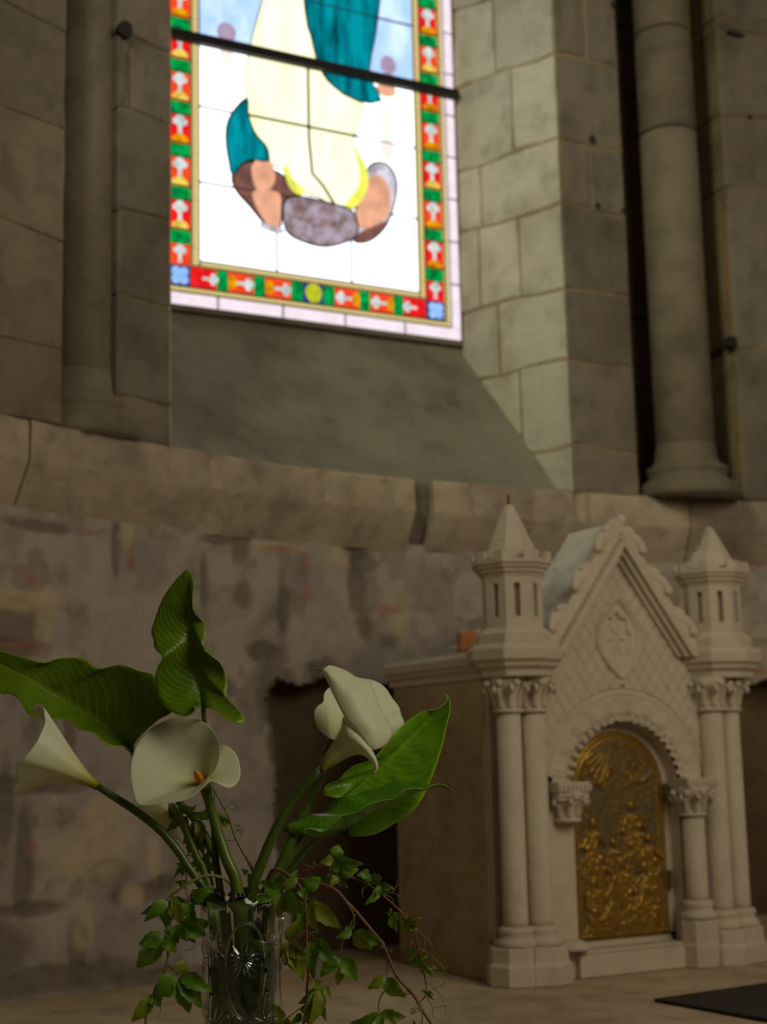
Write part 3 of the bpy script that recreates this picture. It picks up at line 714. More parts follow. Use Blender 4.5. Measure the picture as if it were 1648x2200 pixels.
for (x, y, rx, ry, g) in [(485, 72, 20, 22, 'mauve'), (485, 125, 16, 22, 'blush'), (832, 142, 17, 19, 'mauve'), (828, 195, 20, 14, 'flesh'), (828, 260, 17, 26, 'blush'), (830, 320, 14, 22, 'blush')]:
    c = W2(x, y); d = W2(x+rx, y)[0]-c[0]; pane(oval(c[0], c[1], d, d*ry/rx, 14), g, 1)
# plain lights above the picture field
for i in range(4):
    for j in range(3):
        xa = GXC-xo+2*xo*i/4; pane(rect(xa+.001, xa+2*xo/4-.001, ZV+(ZU-ZV)*j/3+.001, ZV+(ZU-ZV)*(j+1)/3-.001), ['white', 'white', 'sky'][(i+j) % 3])
for x in (-a1, -a2, -a3, -a4, a4, a3, a2, a1): lead_line([(GXC+x, b1 if abs(x) == a1 else b3 if abs(x) in (a3, a4) else b2), (GXC+x, ZV)], .0016)
for z, hw2 in ((b1, a1), (b2, a2), (b3, a3), (b4, a4)): lead_line([(GXC-hw2, z), (GXC+hw2, z)], .0016)
v, f = join(leads); mk('lead_came', v, f, M['lead'], wd)
bar = [(GXC-xo-.02, GY-.022, W2(378, 78)[1]), (GXC+xo+.01, GY-.022, W2(675, 146)[1])]
zb = ZBAR
v, f = box(GXC-xo-.03, GXC+xo+.0, GY-.032, GY-.014, zb-.0115, zb+.0115); mk('saddle_bar', v, f, M['iron'], wd)
fr = join([box(GXC-xo-.02, GXC-xo, GY-.008, GY+.02, GZ0-.014, ZU), box(GXC+xo, GXC+xo+.012, GY-.008, GY+.02, GZ0-.014, ZU), box(GXC-xo-.02, GXC+xo+.012, GY-.008, GY+.02, GZ0-.014, GZ0-.0005), box(GXC-xo-.02, GXC+xo+.012, GY-.008, GY+.02, ZU, ZU+.2)])
mk('window_frame', fr[0], fr[1], M['grey'], wd)
v, f = box(GXC-xo-.05, GXC+xo+.05, GY+.03, GY+.032, GZ0-.03, ZU+.2)

# ================================================================== ALTAR AND TABERNACLE
V = []; F = []; nxx, nyy = 60, 40
xa_ = np.linspace(-1.4, 3.6, nxx); ya_ = np.linspace(0.75, 3.1, nyy)
for yq in ya_:
    for x in xa_:
        ym = max(0.9, float(SY(x))+0.13); y = 0.75+(yq-0.75)/(3.1-0.75)*(ym-0.75); V.append((x, y, 0.0022*(float(fbm(np.array(x*5), np.array(y*5), 15))-0.6)-0.0006))
for j in range(nyy-1):
    for i in range(nxx-1): F.append((j*nxx+i, j*nxx+i+1, (j+1)*nxx+i+1, (j+1)*nxx+i))
n0 = len(V)
bb = box(-1.4, 3.6, 0.75, 1.9, -0.16, -0.004); v, f = join([(np.array(V), F), bb])
alt = mk('altar_table', v, f, M['table'], smooth=False, label='wide worn stone altar top that carries the vase and the tabernacle', cat='altar')
# dark mat
q = [(1.594, 2.05), (2.02, 2.092), (1.98, 1.62), (1.615, 1.805)]
q = [tuple(onP(*p, (0, 0, 0.004), (0, 0, 1))[:2]) for p in ((1405, 2147), (1720, 2102))]+[(1.93, 1.66), tuple(onP(1648, 2190, (0, 0, .004), (0, 0, 1))[:2])]
V = [(a, b, 0.0005) for a, b in q]+[(a, b, 0.0055) for a, b in q]
mo = mk('altar_mat', V, [(3, 2, 1, 0), (4, 5, 6, 7)]+[(i, (i+1) % 4, (i+1) % 4+4, i+4) for i in range(4)], M['felt'], label='thin dark cloth mat lying on the altar at lower right', cat='mat')
b_ = mo.modifiers.new('b', 'BEVEL'); b_.width = 0.0015; b_.segments = 2

TC = 1.79; FY = 2.352            # axis and front face of the tabernacle
tb = empty('stone_tabernacle', (TC, 2.5, 0.0), label='carved pale stone tabernacle with gable, two turrets and bronze door, on the altar', cat='tabernacle')
def mt(name, parts, mat=None, parent=tb, smooth=False, bev=0, **k):
    v, f = join(parts) if isinstance(parts, list) else parts
    o = mk(name, v, f, mat or M['white'], parent, smooth, **k)
    if bev:
        b = o.modifiers.new('b', 'BEVEL'); b.width = bev; b.segments = 2; b.limit_method = 'ANGLE'
    return o
# body with cornice
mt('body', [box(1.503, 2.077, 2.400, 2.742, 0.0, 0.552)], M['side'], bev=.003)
# side cornice (both sides and back), moulded
def side_prof(sg):
    pr = [(0.0, .545), (.004, .545), (.005, .555), (.012, .562), (.013, .566), (.018, .572), (.019, .586), (.010, .594), (-.30, .600)]
    V = []
    for y in (2.40, 2.752):
        for o, z in pr: V.append((TC+sg*(0.287+o), y, z))
    n = len(pr); F = [(j, j+1, n+j+1, n+j) for j in range(n-1)]+[tuple(range(n)), tuple(range(2*n-1, n-1, -1))]
    if sg < 0: pass
    else: F = [tuple(reversed(f)) for f in F]
    return np.array(V), F
for sg in (-1, 1): mt('side_cornice', [side_prof(sg)], M['white'])
# ---- front slab: carved height field
r_ = 0.0021
gx = np.arange(-0.215, 0.2151, r_); gz = np.arange(0.0, 0.835, r_); GXX, GZZ = np.meshgrid(gx, gz)
zsp = 0.335; ri, ro = 0.126, 0.184
ap = 0.806; slope = 1.36
lim = ap-0.02-np.abs(GXX)*slope
dist = np.sqrt(GXX**2+(GZZ-zsp)**2); up = GZZ > zsp
h = np.zeros_like(GXX)
# lozenge diaper
for s_ in (1, -1):
    w = (GZZ+s_*GXX*1.45)/0.040; w = np.abs(w-np.round(w))*0.040
    h -= 0.0042*np.exp(-(w/0.0022)**2)*((GZZ > .40) & (dist > ro+.004))
# archivolt
rr = dist*up + np.abs(GXX)*(~up)
arch = (rr < ro) & up
h = np.where(arch, -0.0012, h)
h += 0.0035*np.exp(-((rr-ro+.004)/.0022)**2)*up - 0.005*np.exp(-((rr-ro-.003)/.0022)**2)*up
h += 0.002*np.exp(-((rr-ro+.011)/.0016)**2)*up
ang = np.arctan2(GZZ-zsp, GXX)
leaf = (np.sin(ang*22) > 0.1)&(rr > .146)&(rr < .172)&up
h = np.where(leaf, h+0.0065-0.006*np.abs(np.sin(ang*66)), h)
teeth = (np.sin(ang*46) > 0.0)&(rr > .126)&(rr < .139)&up
h = np.where(teeth, h+.0055, np.where((rr < .141)&(rr > .1)&up, h-.007, h))
# mandorla
mz = 0.622; a_, b_h = 0.050, 0.076
vr = np.abs(GXX)/a_ + ((GZZ-mz)/b_h)**2*0.98
h = np.where(vr < 1.14, 0.0, h)
h += 0.0055*np.exp(-((vr-1.05)/.06)**2)-.003*np.exp(-((vr-1.2)/.05)**2)
vi = vr/0.72
ri_ = np.sqrt((GXX/.030)**2+((GZZ-mz)/.046)**2)
h = np.where(vr < 0.86, -0.006, h)
q8 = np.arctan2((GZZ-mz)/1.6, GXX)
h = np.where((ri_ < 0.98+0.10*np.cos(q8*8)) & (vr < .80), -0.0145+0.004*np.cos(q8*6)*np.clip(1-ri_, 0, 1)*2.0, h)
h = np.where(ri_ < .16, -.013, h)
# bolt hole
h = np.where((GXX-.002)**2+(GZZ-.528)**2 < .0045**2, -.016, h)
h += (fbm(GXX*60, GZZ*60, 30)-.5)*.0012
ok = (GZZ < lim+.03) & ~((rr < ri) & (GZZ > .048)) & (np.abs(GXX) < .208)
Yv = FY-h
Vv = np.stack([TC+GXX, Yv, GZZ], -1).reshape(-1, 3); nz, nx = GXX.shape; idx = np.arange(nz*nx).reshape(nz, nx)
kq = ok[:-1, :-1] & ok[1:, :-1] & ok[:-1, 1:] & ok[1:, 1:]
F = np.stack([idx[:-1, :-1][kq], idx[:-1, 1:][kq], idx[1:, 1:][kq], idx[1:, :-1][kq]], -1)
used = np.unique(F); mp = -np.ones(nz*nx, int); mp[used] = np.arange(len(used)); F = mp[F]; Vv = Vv[used]
mk('carved_front', Vv, F.tolist(), M['white'], tb, smooth=True)
# solid behind the carved face: gable slab, jambs, soffit
def ext_poly(poly, y0, y1): return prism(poly, y0, y1)
n = 28
ar = [(TC+ri*math.cos(a), zsp+ri*math.sin(a)) for a in np.linspace(math.pi, 0, n)]
V = []; F = []
arc = [(TC-ri, .048)]+ar+[(TC+ri, .048)]
for (x, z) in arc: V += [(x, FY+.004, z), (x, 2.405, z)]
for i in range(len(arc)-1): F.append((2*i, 2*i+1, 2*i+3, 2*i+2))
mt('door_reveal', [(np.array(V), F)], smooth=False)
GS = [(TC-.14, .60), (TC+.14, .60), (TC, .79)]
mt('gable_slab', [prism([(TC-.162, .555), (TC+.162, .555), (TC+.004, .80), (TC-.004, .80)], FY+.014, 2.41), box(TC-.215, TC-ri-.001, FY+.014, 2.41, 0, .553), box(TC+ri+.001, TC+.215, FY+.014, 2.41, 0, .553)])
# inner flat arch band round the door
V = []; F = []
o2 = 0.109
inn = [(TC-o2, .062)]+[(TC+o2*math.cos(a), zsp+o2*math.sin(a)) for a in np.linspace(math.pi, 0, n)]+[(TC+o2, .062)]
out = [(TC-.135, .03)]+[(TC+.135*math.cos(a), zsp+.135*math.sin(a)) for a in np.linspace(math.pi, 0, n)]+[(TC+.135, .03)]
for (p, q) in zip(inn, out): V += [(p[0], 2.398, p[1]), (p[0], 2.386, p[1]), (q[0], 2.386, q[1])]
for i in range(len(inn)-1): F += [(3*i, 3*i+3, 3*i+4, 3*i+1), (3*i+1, 3*i+4, 3*i+5, 3*i+2)]
mt('door_surround', [(np.array(V), [tuple(reversed(f)) for f in F]), box(TC-.125, TC+.125, 2.386, 2.41, .0, .062)])
mt('door_sill', [box(TC-.135, TC+.135, 2.338, 2.40, 0, .040), box(TC-.130, TC+.130, 2.345, 2.40, .040, .047)], bev=.002)
# gable coping, two mouldings, backing plate
for sg in (-1, 1):
    def barp(o0, o1, y0, y1, zbot=.586):
        # strip parallel to the gable slope, o measured across it
        k = math.hypot(1, slope); 
        def pt(o, z): return (TC+sg*(ap-z+o*k)/slope, z)
        x0a = pt(o0, zbot); x1a = pt(o1, zbot)
        return prism([x0a, x1a, (TC, ap+o1*k), (TC, ap+o0*k)], y0, y1)
    mt('gable_coping', [barp(-.006, .006, 2.322, 2.40), barp(-.014, -.006, 2.332, 2.40), barp(-.022, -.014, 2.343, 2.40)], bev=.0015)
    mt('gable_backing', [barp(.006, .030, 2.338, 2.374, .600)], bev=.002)
    # crockets: broad leaves that spring outward and curl over
    def blob(p, r, e=(1, 1, 1)):
        v, f = lathe([(r*math.sin(a)+1e-5, r*-math.cos(a)) for a in np.linspace(0.05, math.pi-.05, 7)], 0, 0, 10, cap=True)
        return v*np.array(e)+p, f
    for k, zc in enumerate((.803, .725, .646)):
        c = np.array([TC+sg*((ap-zc)/slope+.014), 2.347, zc]); X_ = np.array([sg, 0, 0]); Z_ = np.array([0, 0, 1.0]); Y_ = np.array([0, -1.0, 0])
        parts = [tube([c-X_*.012+Z_*.024, c+X_*.012+Z_*.012, c+X_*.028+Z_*.004+Y_*.004, c+X_*.040-Z_*.010+Y_*.010], [.014, .017, .015, .007], 10, 10, .6),
                 tube([c-X_*.004-Z_*.010, c+X_*.014-Z_*.014, c+X_*.027-Z_*.022+Y_*.006], [.013, .012, .006], 8, 6, .6),
                 tube([c+Z_*.026-X_*.006, c+X_*.010+Z_*.028, c+X_*.022+Z_*.024+Y_*.006], [.012, .011, .005], 8, 6, .6),
                 blob(c+X_*.037-Z_*.010+Y_*.010, .0105, (1, .8, 1))]
        mt('crocket', parts, smooth=True)
c = np.array([TC, 2.35, .848])
mt('finial', [tube([c-[0, 0, .025], c, c+[0.002, 0, .006]], [.016, .014, .006], 10, 6, .8), blob(c+[.014, 0, .003], .011, (1, 1, 1.25)), blob(c+[-.012, 0, -.006], .009), blob(c+[.028, -.004, -.020], .009), blob(c+[-.026, -.004, -.024], .009)], smooth=True)
# roof behind the gable
RY0, RY1 = 2.372, 2.50
V = []
k = 1.30
for y in (RY0, RY1): V += [(TC-.185, y, .598), (TC-.006, y, .846), (TC+.006, y, .846), (TC+.185, y, .598)]
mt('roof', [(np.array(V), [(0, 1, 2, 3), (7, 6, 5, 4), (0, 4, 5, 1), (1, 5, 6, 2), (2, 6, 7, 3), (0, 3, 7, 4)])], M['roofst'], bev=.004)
mt('top_slab', [box(TC-.29, TC+.29, 2.372, 2.745, .553, .5985)], M['white'], bev=.003)
OR = 0.0     # octagons show a corner to the front
def octo(prof, cx, cy, rot=0.0): return lathe([(r/math.cos(math.pi/8), z) for r, z in prof], cx, cy, 8, rot)
def column(cx, cy, z0, z1, r, caph, leafy=True, broken=None, name='column'):
    e = empty(name, (0, 0, 0)); e.parent = tb; e.location = Vector((cx, cy, z0))-tb.location
    if broken is None:
        v, f = lathe([(r*1.02, z0+.034), (r, z0+.045), (r*.97, z1-caph)], cx, cy, 20); mk('shaft', v, f, M['white'], e, True)
    v, f = lathe([(r*1.62, z0), (r*1.68, z0+.005), (r*1.60, z0+.011), (r*1.36, z0+.014), (r*1.27, z0+.019), (r*1.36, z0+.023), (r*1.42, z0+.027), (r*1.34, z0+.032), (r*1.1, z0+.035)] if broken is None else
                 [(r*1.62, z0), (r*1.5, z0+.006), (r*1.1, z0+.014), (r*.7, z0+.017)], cx, cy, 20); mk('base', v, f, M['white'], e, True)
    zc = z1-caph
    parts = [lathe([(r*.97, zc-.004), (r*1.22, zc-.003), (r*1.22, zc+.003), (r*1.0, zc+.005), (r*1.05, zc+caph*.4), (r*1.35, zc+caph*.75), (r*1.7, z1)], cx, cy, 20)]
    for k in range(8):
        a = 2*math.pi*(k+.5)/8; d = np.array([math.cos(a), math.sin(a), 0]); s = np.array([-d[1], d[0], 0]); b = np.array([cx, cy, 0])
        parts.append(tube([b+d*r*.95+[0, 0, zc+.004], b+d*r*1.12+[0, 0, zc+caph*.45], b+d*r*1.65+[0, 0, zc+caph*.72], b+d*r*1.95+[0, 0, zc+caph*.62], b+d*r*1.80+[0, 0, zc+caph*.50]], [r*.22, r*.30, r*.28, r*.24, r*.12], 7, 9, 1))
        v, f = lathe([(.30*r*math.sin(q)+1e-5, -.30*r*math.cos(q)) for q in np.linspace(.05, math.pi-.05, 6)], 0, 0, 8); parts.append((v+b+d*r*1.75+s*r*.42+[0, 0, z1-caph*.20], f))
    v, f = join(parts); mk('capital', v, f, M['white'], e, True)
    return e
for sg in (-1, 1):
    ax_, bx_ = TC+sg*.256, TC+sg*.2155
    ax_, bx_ = (TC-.2635, TC-.2145) if sg < 0 else (TC+.2555, TC+.2065)
    column(ax_, 2.350, .066, .545, .0230, .062); column(bx_, 2.344, .066, .545, .0235, .062)
    # stepped octagonal plinths
    for (cx, cy, r) in ((ax_, 2.356, .044), (bx_+sg*.002, 2.343, .046)):
        mt('plinth', octo([(r*1.12, 0), (r*1.14, .034), (r*1.02, .040), (r*1.0, .064), (r*.96, .066)], cx, cy, OR), bev=.0015)
    mt('corner_pier', [box(TC+sg*.262-.020, TC+sg*.262+.020, 2.388, 2.43, 0, .552)])
    cx, cy = TC+sg*.240, 2.360
    mt('corner_cornice', octo([(.062, .543), (.066, .545), (.067, .556), (.076, .563), (.077, .569), (.084, .575), (.085, .594), (.078, .603), (.06, .606)], cx, cy, OR), bev=.0012)
    tu = empty('turret', (0, 0, 0)); tu.parent = tb; tu.location = Vector((cx, cy, .604))-tb.location
    mk('turret_foot', *octo([(.066, .600), (.068, .602), (.068, .622), (.061, .628), (.055, .634)], cx, cy, OR), M['white'], tu)
    # shaft with a slit in each facet
    A = .0525; V = []; F = []
    zz = [.632, .654, .716, .735]
    for k in range(8):
        an = OR+math.pi/8+k*math.pi/4; d = np.array([math.cos(an), math.sin(an), 0]); s = np.array([-d[1], d[0], 0]); hwid = A*math.tan(math.pi/8)
        base_ = len(V); us = [-hwid, -.0058, .0058, hwid]
        for z in zz:
            for u in us: V.append(np.array([cx, cy, z])+d*A+s*u)
        for j in range(3):
            for i in range(3):
                if (i, j) != (1, 1): F.append((base_+j*4+i, base_+j*4+i+1, base_+(j+1)*4+i+1, base_+(j+1)*4+i))
        b2_ = len(V)
        for (i, j) in ((1, 1), (2, 1), (2, 2), (1, 2)): V.append(np.array(V[base_+j*4+i])-d*.014)
        o4 = [base_+5, base_+6, base_+10, base_+9]
        for q in range(4): F.append((o4[q], o4[(q+1) % 4], b2_+(q+1) % 4, b2_+q))
        F.append((b2_, b2_+1, b2_+2, b2_+3))
    mk('turret_shaft', V, F, M['white'], tu)
    mk('parapet', *octo([(.053, .728), (.056, .734), (.060, .737), (.061, .742), (.066, .745), (.067, .750), (.071, .752), (.0715, .760), (.060, .760), (.058, .752)], cx, cy, OR), M['white'], tu)
    for k in range(8):
        an = OR+k*math.pi/4; parts = []
        for h2 in (-1, 1):      # merlons fold round each corner
            ea = an+h2*math.pi/8; d = np.array([math.cos(ea), math.sin(ea), 0]); s = np.array([-d[1], d[0], 0])*(-h2)
            hwid = .0705*math.tan(math.pi/8); m0, m1 = hwid, hwid-.018
            b = [np.array([cx, cy, .7595])+d*q+s*u for q in (.0605, .071) for u in (m1, m0)]
            V = [b[0], b[1], b[3], b[2]]; V = V+[p+np.array([0, 0, .0155]) for p in V]
            parts.append((np.array(V), [(0, 1, 2, 3), (7, 6, 5, 4), (0, 4, 5, 1), (1, 5, 6, 2), (2, 6, 7, 3), (3, 7, 4, 0)]))
        v, f = join(parts); mk('merlon', v, f, M['white'], tu)
    if sg < 0:
        pr = [(.052, .758)]+[(.052-.044*t_+(.0008 if j % 2 else 0), .760+.108*t_) for j, t_ in enumerate(np.linspace(0, 1, 19))]
        mk('spire', *octo(pr, cx, cy, OR), M['white'], tu, label='intact pointed spire with carved bands')
        v, f = lathe([(.0032, .866), (.0028, .878), (.0022, .889)], cx, cy, 8); mk('spike', v, f, M['rust'], tu, label='rusty iron spike')
    else:
        pr = [(.052, .758)]+[(.052-.042*t_+(.0008 if j % 2 else 0), .760+.088*t_) for j, t_ in enumerate(np.linspace(0, 1, 16))]+[(.0085, .850), (.004, .853)]
        v, f = octo(pr, cx, cy, OR)
        # broken away on its left shoulder
        for i in range(len(v)):
            if v[i][2] > .80:
                dx = v[i][0]-cx; k_ = min(1, (v[i][2]-.80)/.012)
                if dx < -.004: v[i][2] -= k_*.018*(1+.4*math.sin(i)); v[i][0] -= 0; 
        mk('spire', v, f, M['white'], tu, label='spire with a broken shoulder')
# small columns beside the door
column(TC+.146, 2.352-.010, .088, .335, .0225, .052, name='door_column')
column(TC-.146, 2.352-.006, .052, .335, .0215, .052, broken=True, name='broken_door_column')
mt('plinth', octo([(.038, 0), (.039, .040), (.036, .046), (.036, .084), (.034, .088)], TC+.146, 2.344, OR), bev=.0015)
for sg in (-1, 1):
    cx = TC+sg*.150; pr = []
    y0 = 2.312
    mt('impost', [box(cx-.036, cx+.036, y0, 2.37, .334, .352), box(cx-.032, cx+.032, y0+.004, 2.37, .326, .334), box(cx-.030, cx+.030, y0+.008, 2.37, .318, .326)]+[box(cx-.034+.0095*i, cx-.029+.0095*i, y0-.003, y0+.002, .337, .347) for i in range(8)], bev=.001)
    v, f = lathe([(.0042, -.012), (.0042, .0)], 0, 0, 8)
for (x, z) in ((TC-.181, .357), (TC+.192, .357)):
    v, f = lathe([(.006, 0), (.0065, .004), (.001, .012)], 0, 0, 8); v = np.stack([v[:, 0]+x, FY-.004-v[:, 2]*.6, v[:, 1]+z], 1); mt('peg_hole', [(v, f)], M['hole'])
# ---- bronze door, cast in relief
dr = empty('door', (0, 0, 0)); dr.parent = tb; dr.location = Vector((TC, 2.386, .06))-tb.location
r_ = 0.0014; gx = np.arange(-.110, .1101, r_); gz = np.arange(.060, .4460, r_); A_, B_ = np.meshgrid(gx, gz)
dist = np.sqrt(A_**2+(B_-zsp)**2); rr = np.where(B_ > zsp, dist, np.abs(A_)); rim = np.minimum(.108-rr, B_-.062)
hh = np.zeros_like(A_)
hh += .0045*np.exp(-((rim-.004)/.0028)**2)+.003*np.exp(-((rim-.0125)/.002)**2)+.0015*(rim < .016)
def cap_(ax0, az0, ax1, az1, r0_, r1_, H_, fold=0):
    global hh
    d = np.array([ax1-ax0, az1-az0]); L2 = d@d; t_ = np.clip(((A_-ax0)*d[0]+(B_-az0)*d[1])/L2, 0, 1)
    px_, pz_ = A_-ax0-t_*d[0], B_-az0-t_*d[1]; R_ = r0_+(r1_-r0_)*t_; e = np.sqrt(px_**2+pz_**2)/R_
    bump_ = H_*np.sqrt(np.clip(1-e**2, 0, 1))
    if fold:
        sd = (px_*d[1]-pz_*d[0])/math.sqrt(L2); bump_ = bump_*(1+.28*np.sin(sd*fold+t_*2)*(e < 1))
    hh = np.maximum(hh, bump_)
# canopy curtains
for s_ in (-1, 1):
    ca = np.arctan2(B_-.428, s_*A_); rad = np.sqrt(A_**2+(B_-.430)**2)
    reg = (s_*A_ > -.002) & (rad < .098+.012*np.sin(ca*3)) & (ca < -.10) & (ca > -1.25)
    hh = np.where(reg & (rim > .016), .0035+.0013*np.sin(ca*38)*sm(.0, .05, rad)+.0018*np.exp(-((rad-.090)/.006)**2), hh)
    sw = np.abs(np.sqrt((s_*A_-.052)**2+(B_-.385)**2)-.038)
    reg = (B_ < .372+.2*np.abs(s_*A_-.05)) & (s_*A_ > .01) & (s_*A_ < .092)
    hh += .003*np.exp(-(sw/.004)**2)*reg*(rim > .016)
hh += .0018*np.sin(A_*900)*((np.abs(A_) > .072) & (B_ > .24) & (B_ < .36) & (rim > .016))*.7
# figures: head, shoulders/robe, arms
random.seed(4)
def person(x, z, s, lean=0, seat=False, H_=.009):
    cap_(x, z-.022*s, x+lean*.5, z-.055*s, .012*s, .019*s, H_*.85, 900); cap_(x, z-.028*s, x+lean, z-.095*s if not seat else z-.07*s, .015*s, .023*s, H_*.9, 700)
    cap_(x-.012*s, z-.020*s, x-.026*s+lean, z-.045*s, .006*s, .005*s, H_*1.05); cap_(x+.012*s, z-.020*s, x+.030*s+lean, z-.040*s, .006*s, .005*s, H_*1.05)
    cap_(x+.001, z+.001*s, x+.001, z+.003*s, .0098*s, .0098*s, H_*1.2)
for a in [(.028, .300, 1.0, .004), (-.062, .272, .95, -.004), (-.018, .235, .9, .004), (.066, .238, .9, .004), (-.050, .205, .8, .006), (.022, .228, .75, -.004), (-.002, .195, 1.15, .002), (.052, .185, 1.0, -.012),
          (-.066, .165, 1.0, .008), (-.040, .135, .9, .010), (.070, .140, 1.0, -.016), (-.078, .225, .8, .0), (.045, .262, .75, .0), (.080, .195, .8, -.004), (-.020, .165, .8, .0), (.030, .140, .8, .0), (-.070, .110, .6, .01), (.016, .125, .7, .0)]: person(*a)
cap_(.038, .118, .050, .152, .006, .0045, .013); cap_(.036, .115, .075, .086, .007, .005, .011); cap_(-.07, .20, -.060, .235, .0035, .0035, .013); cap_(-.075, .185, -.062, .30, .0025, .002, .009)
cap_(-.05, .095, -.03, .125, .005, .004, .014); cap_(-.004, .10, .012, .078, .009, .006, .010); cap_(-.08, .078, .08, .080, .007, .007, .005); cap_(0, .088, .012, .088, .016, .014, .008, 500)
hh += np.where(rim > .017, (fbm(A_*130, B_*130, 40)-.5)*.0040+(fbm(A_*60, B_*40, 42)-.5)*.003, 0)
hh = np.where(rim > .017, hh, hh)
okd = rim > -.0005
Yv = 2.3835-hh*.62; Vv = np.stack([TC+A_, Yv, B_], -1).reshape(-1, 3); nz, nx = A_.shape; idx = np.arange(nz*nx).reshape(nz, nx)
kq = okd[:-1, :-1] & okd[1:, :-1] & okd[:-1, 1:] & okd[1:, 1:]
F = np.stack([idx[:-1, :-1][kq], idx[:-1, 1:][kq], idx[1:, 1:][kq], idx[1:, :-1][kq]], -1)
used = np.unique(F); mp = -np.ones(nz*nx, int); mp[used] = np.arange(len(used)); F = mp[F]
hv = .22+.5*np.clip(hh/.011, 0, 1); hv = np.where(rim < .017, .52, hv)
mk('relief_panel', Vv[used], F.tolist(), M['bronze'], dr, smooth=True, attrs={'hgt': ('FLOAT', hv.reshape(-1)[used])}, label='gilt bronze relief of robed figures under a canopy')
pl_ = prism([(TC-.110, .058)]+[(TC+.110*math.cos(a), zsp+.110*math.sin(a)) for a in np.linspace(math.pi, 0, 30)]+[(TC+.110, .058)], 2.3840, 2.3980)
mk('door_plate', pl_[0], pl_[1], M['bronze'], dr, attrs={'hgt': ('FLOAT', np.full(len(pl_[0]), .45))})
for z in (.325, .160):
    v, f = join([tube([(TC+.112, 2.376, z-.017), (TC+.112, 2.376, z+.017)], .0042, 8, 3), box(TC+.100, TC+.120, 2.3795, 2.384, z-.016, z+.016)])
    mk('hinge', v, f, M['bronze'], dr, attrs={'hgt': ('FLOAT', np.full(len(v), .35))})

# ================================================================== BOUQUET
VC = CAM+ray(519, 1900)/FPX*D0; VX, VY = float(VC[0]), float(VC[1])
vs = empty('glass_vase', (VX, VY, 0), label='cut crystal vase of water with stems, in the foreground on the altar', cat='vase')
VR = .0415; VH = .268
def rimw(a): return .010*abs(math.sin(a*4))**.7
prof = [(.030, .0005), (.0335, .004), (.036, .02), (.0385, .07), (.0395, .13), (.0405, .20), (.0425, .245), (.0435, .258)]
n = 64; V = []; F = []
outp = prof; inp = [(r-.0045, z) for r, z in prof[::-1] if z > .012]+[(.001, .016)]
allp = outp+inp
for j, (r, z) in enumerate(allp):
    for i in range(n):
        a = 2*math.pi*i/n; fl = 1+.012*math.cos(a*16)*(1 if j < len(outp) else 0)
        zz_ = z+(rimw(a) if z >= .245 else 0)*(1 if z > .25 else .5)
        V.append((VX+r*fl*math.cos(a), VY+r*fl*math.sin(a), zz_))
for j in range(len(allp)-1):
    for i in range(n): k = (i+1) % n; F.append((j*n+i, j*n+k, (j+1)*n+k, (j+1)*n+i))
F.append(tuple(range(n-1, -1, -1))); F.append(tuple((len(allp)-1)*n+i for i in range(n)))
mk('vase_body', V, F, M['crystal'], vs, True)
va = math.atan2(-VY, -VX)          # direction from the vase towards the camera
def vs_pt(u, z, o=0.0):            # u metres round the vase from its front
    r = np.interp(z, [p[1] for p in prof], [p[0] for p in prof])+o; a = va+u/.040
    return np.array([VX+r*math.cos(a), VY+r*math.sin(a), z])
parts = []
for k in range(4):
    c0 = k*.0628
    parts.append(tube([vs_pt(c0+.0215*math.cos(t_)*1.0+.004, .190+.048*math.sin(t_), .001) for t_ in np.linspace(0, 2*math.pi, 26)], .0015, 6, 0))
    parts.append(tube([vs_pt(c0+.004+s_, z, .001) for s_, z in ((-.021, .150), (-.014, .125), (-.010, .10), (-.010, .07), (-.016, .03), (-.02, .01))], .0017, 6, 16))
    parts.append(tube([vs_pt(c0+.004+s_, z, .001) for s_, z in ((.023, .170), (.018, .140), (.012, .115), (.009, .09), (.010, .06), (.016, .03), (.02, .01))], .0017, 6, 16))
v, f = join(parts); mk('raised_rib', v, f, M['crystal'], vs, True)
parts = []
for k in range(4):
    for (cu, cz, R0, sp, na) in ((k*.0628+.0314, .060, .034, 2.6, 13), (k*.0628+.030, .135, .024, 5.8, 14), (k*.0628+.002, .200, .020, 6.28, 16), (k*.0628+.033, .215, .018, 5.8, 12)):
        for i in range(na):
            a = math.pi/2-sp/2+sp*i/max(1, na-1); rr_ = R0*(1-.15*abs(math.sin(3*a)))
            parts.append(tube([vs_pt(cu+.004*math.cos(a), cz+.004*math.sin(a), -.0002), vs_pt(cu+rr_*.5*math.cos(a), cz+rr_*.5*math.sin(a), .0006), vs_pt(cu+rr_*math.cos(a), cz+rr_*math.sin(a), -.0002)], [.0003, .0013, .0003], 4, 4))
v, f = join(parts); mk('cut_star_pattern', v, f, M['crystal'], vs, kind='stuff')
v, f = lathe([(.001, .0175), (.0300, .018), (.0335, .07), (.0348, .13), (.0356, .205), (.0352, .207), (.001, .207)], VX, VY, 40); mk('water', v, f, M['water'], vs, True)

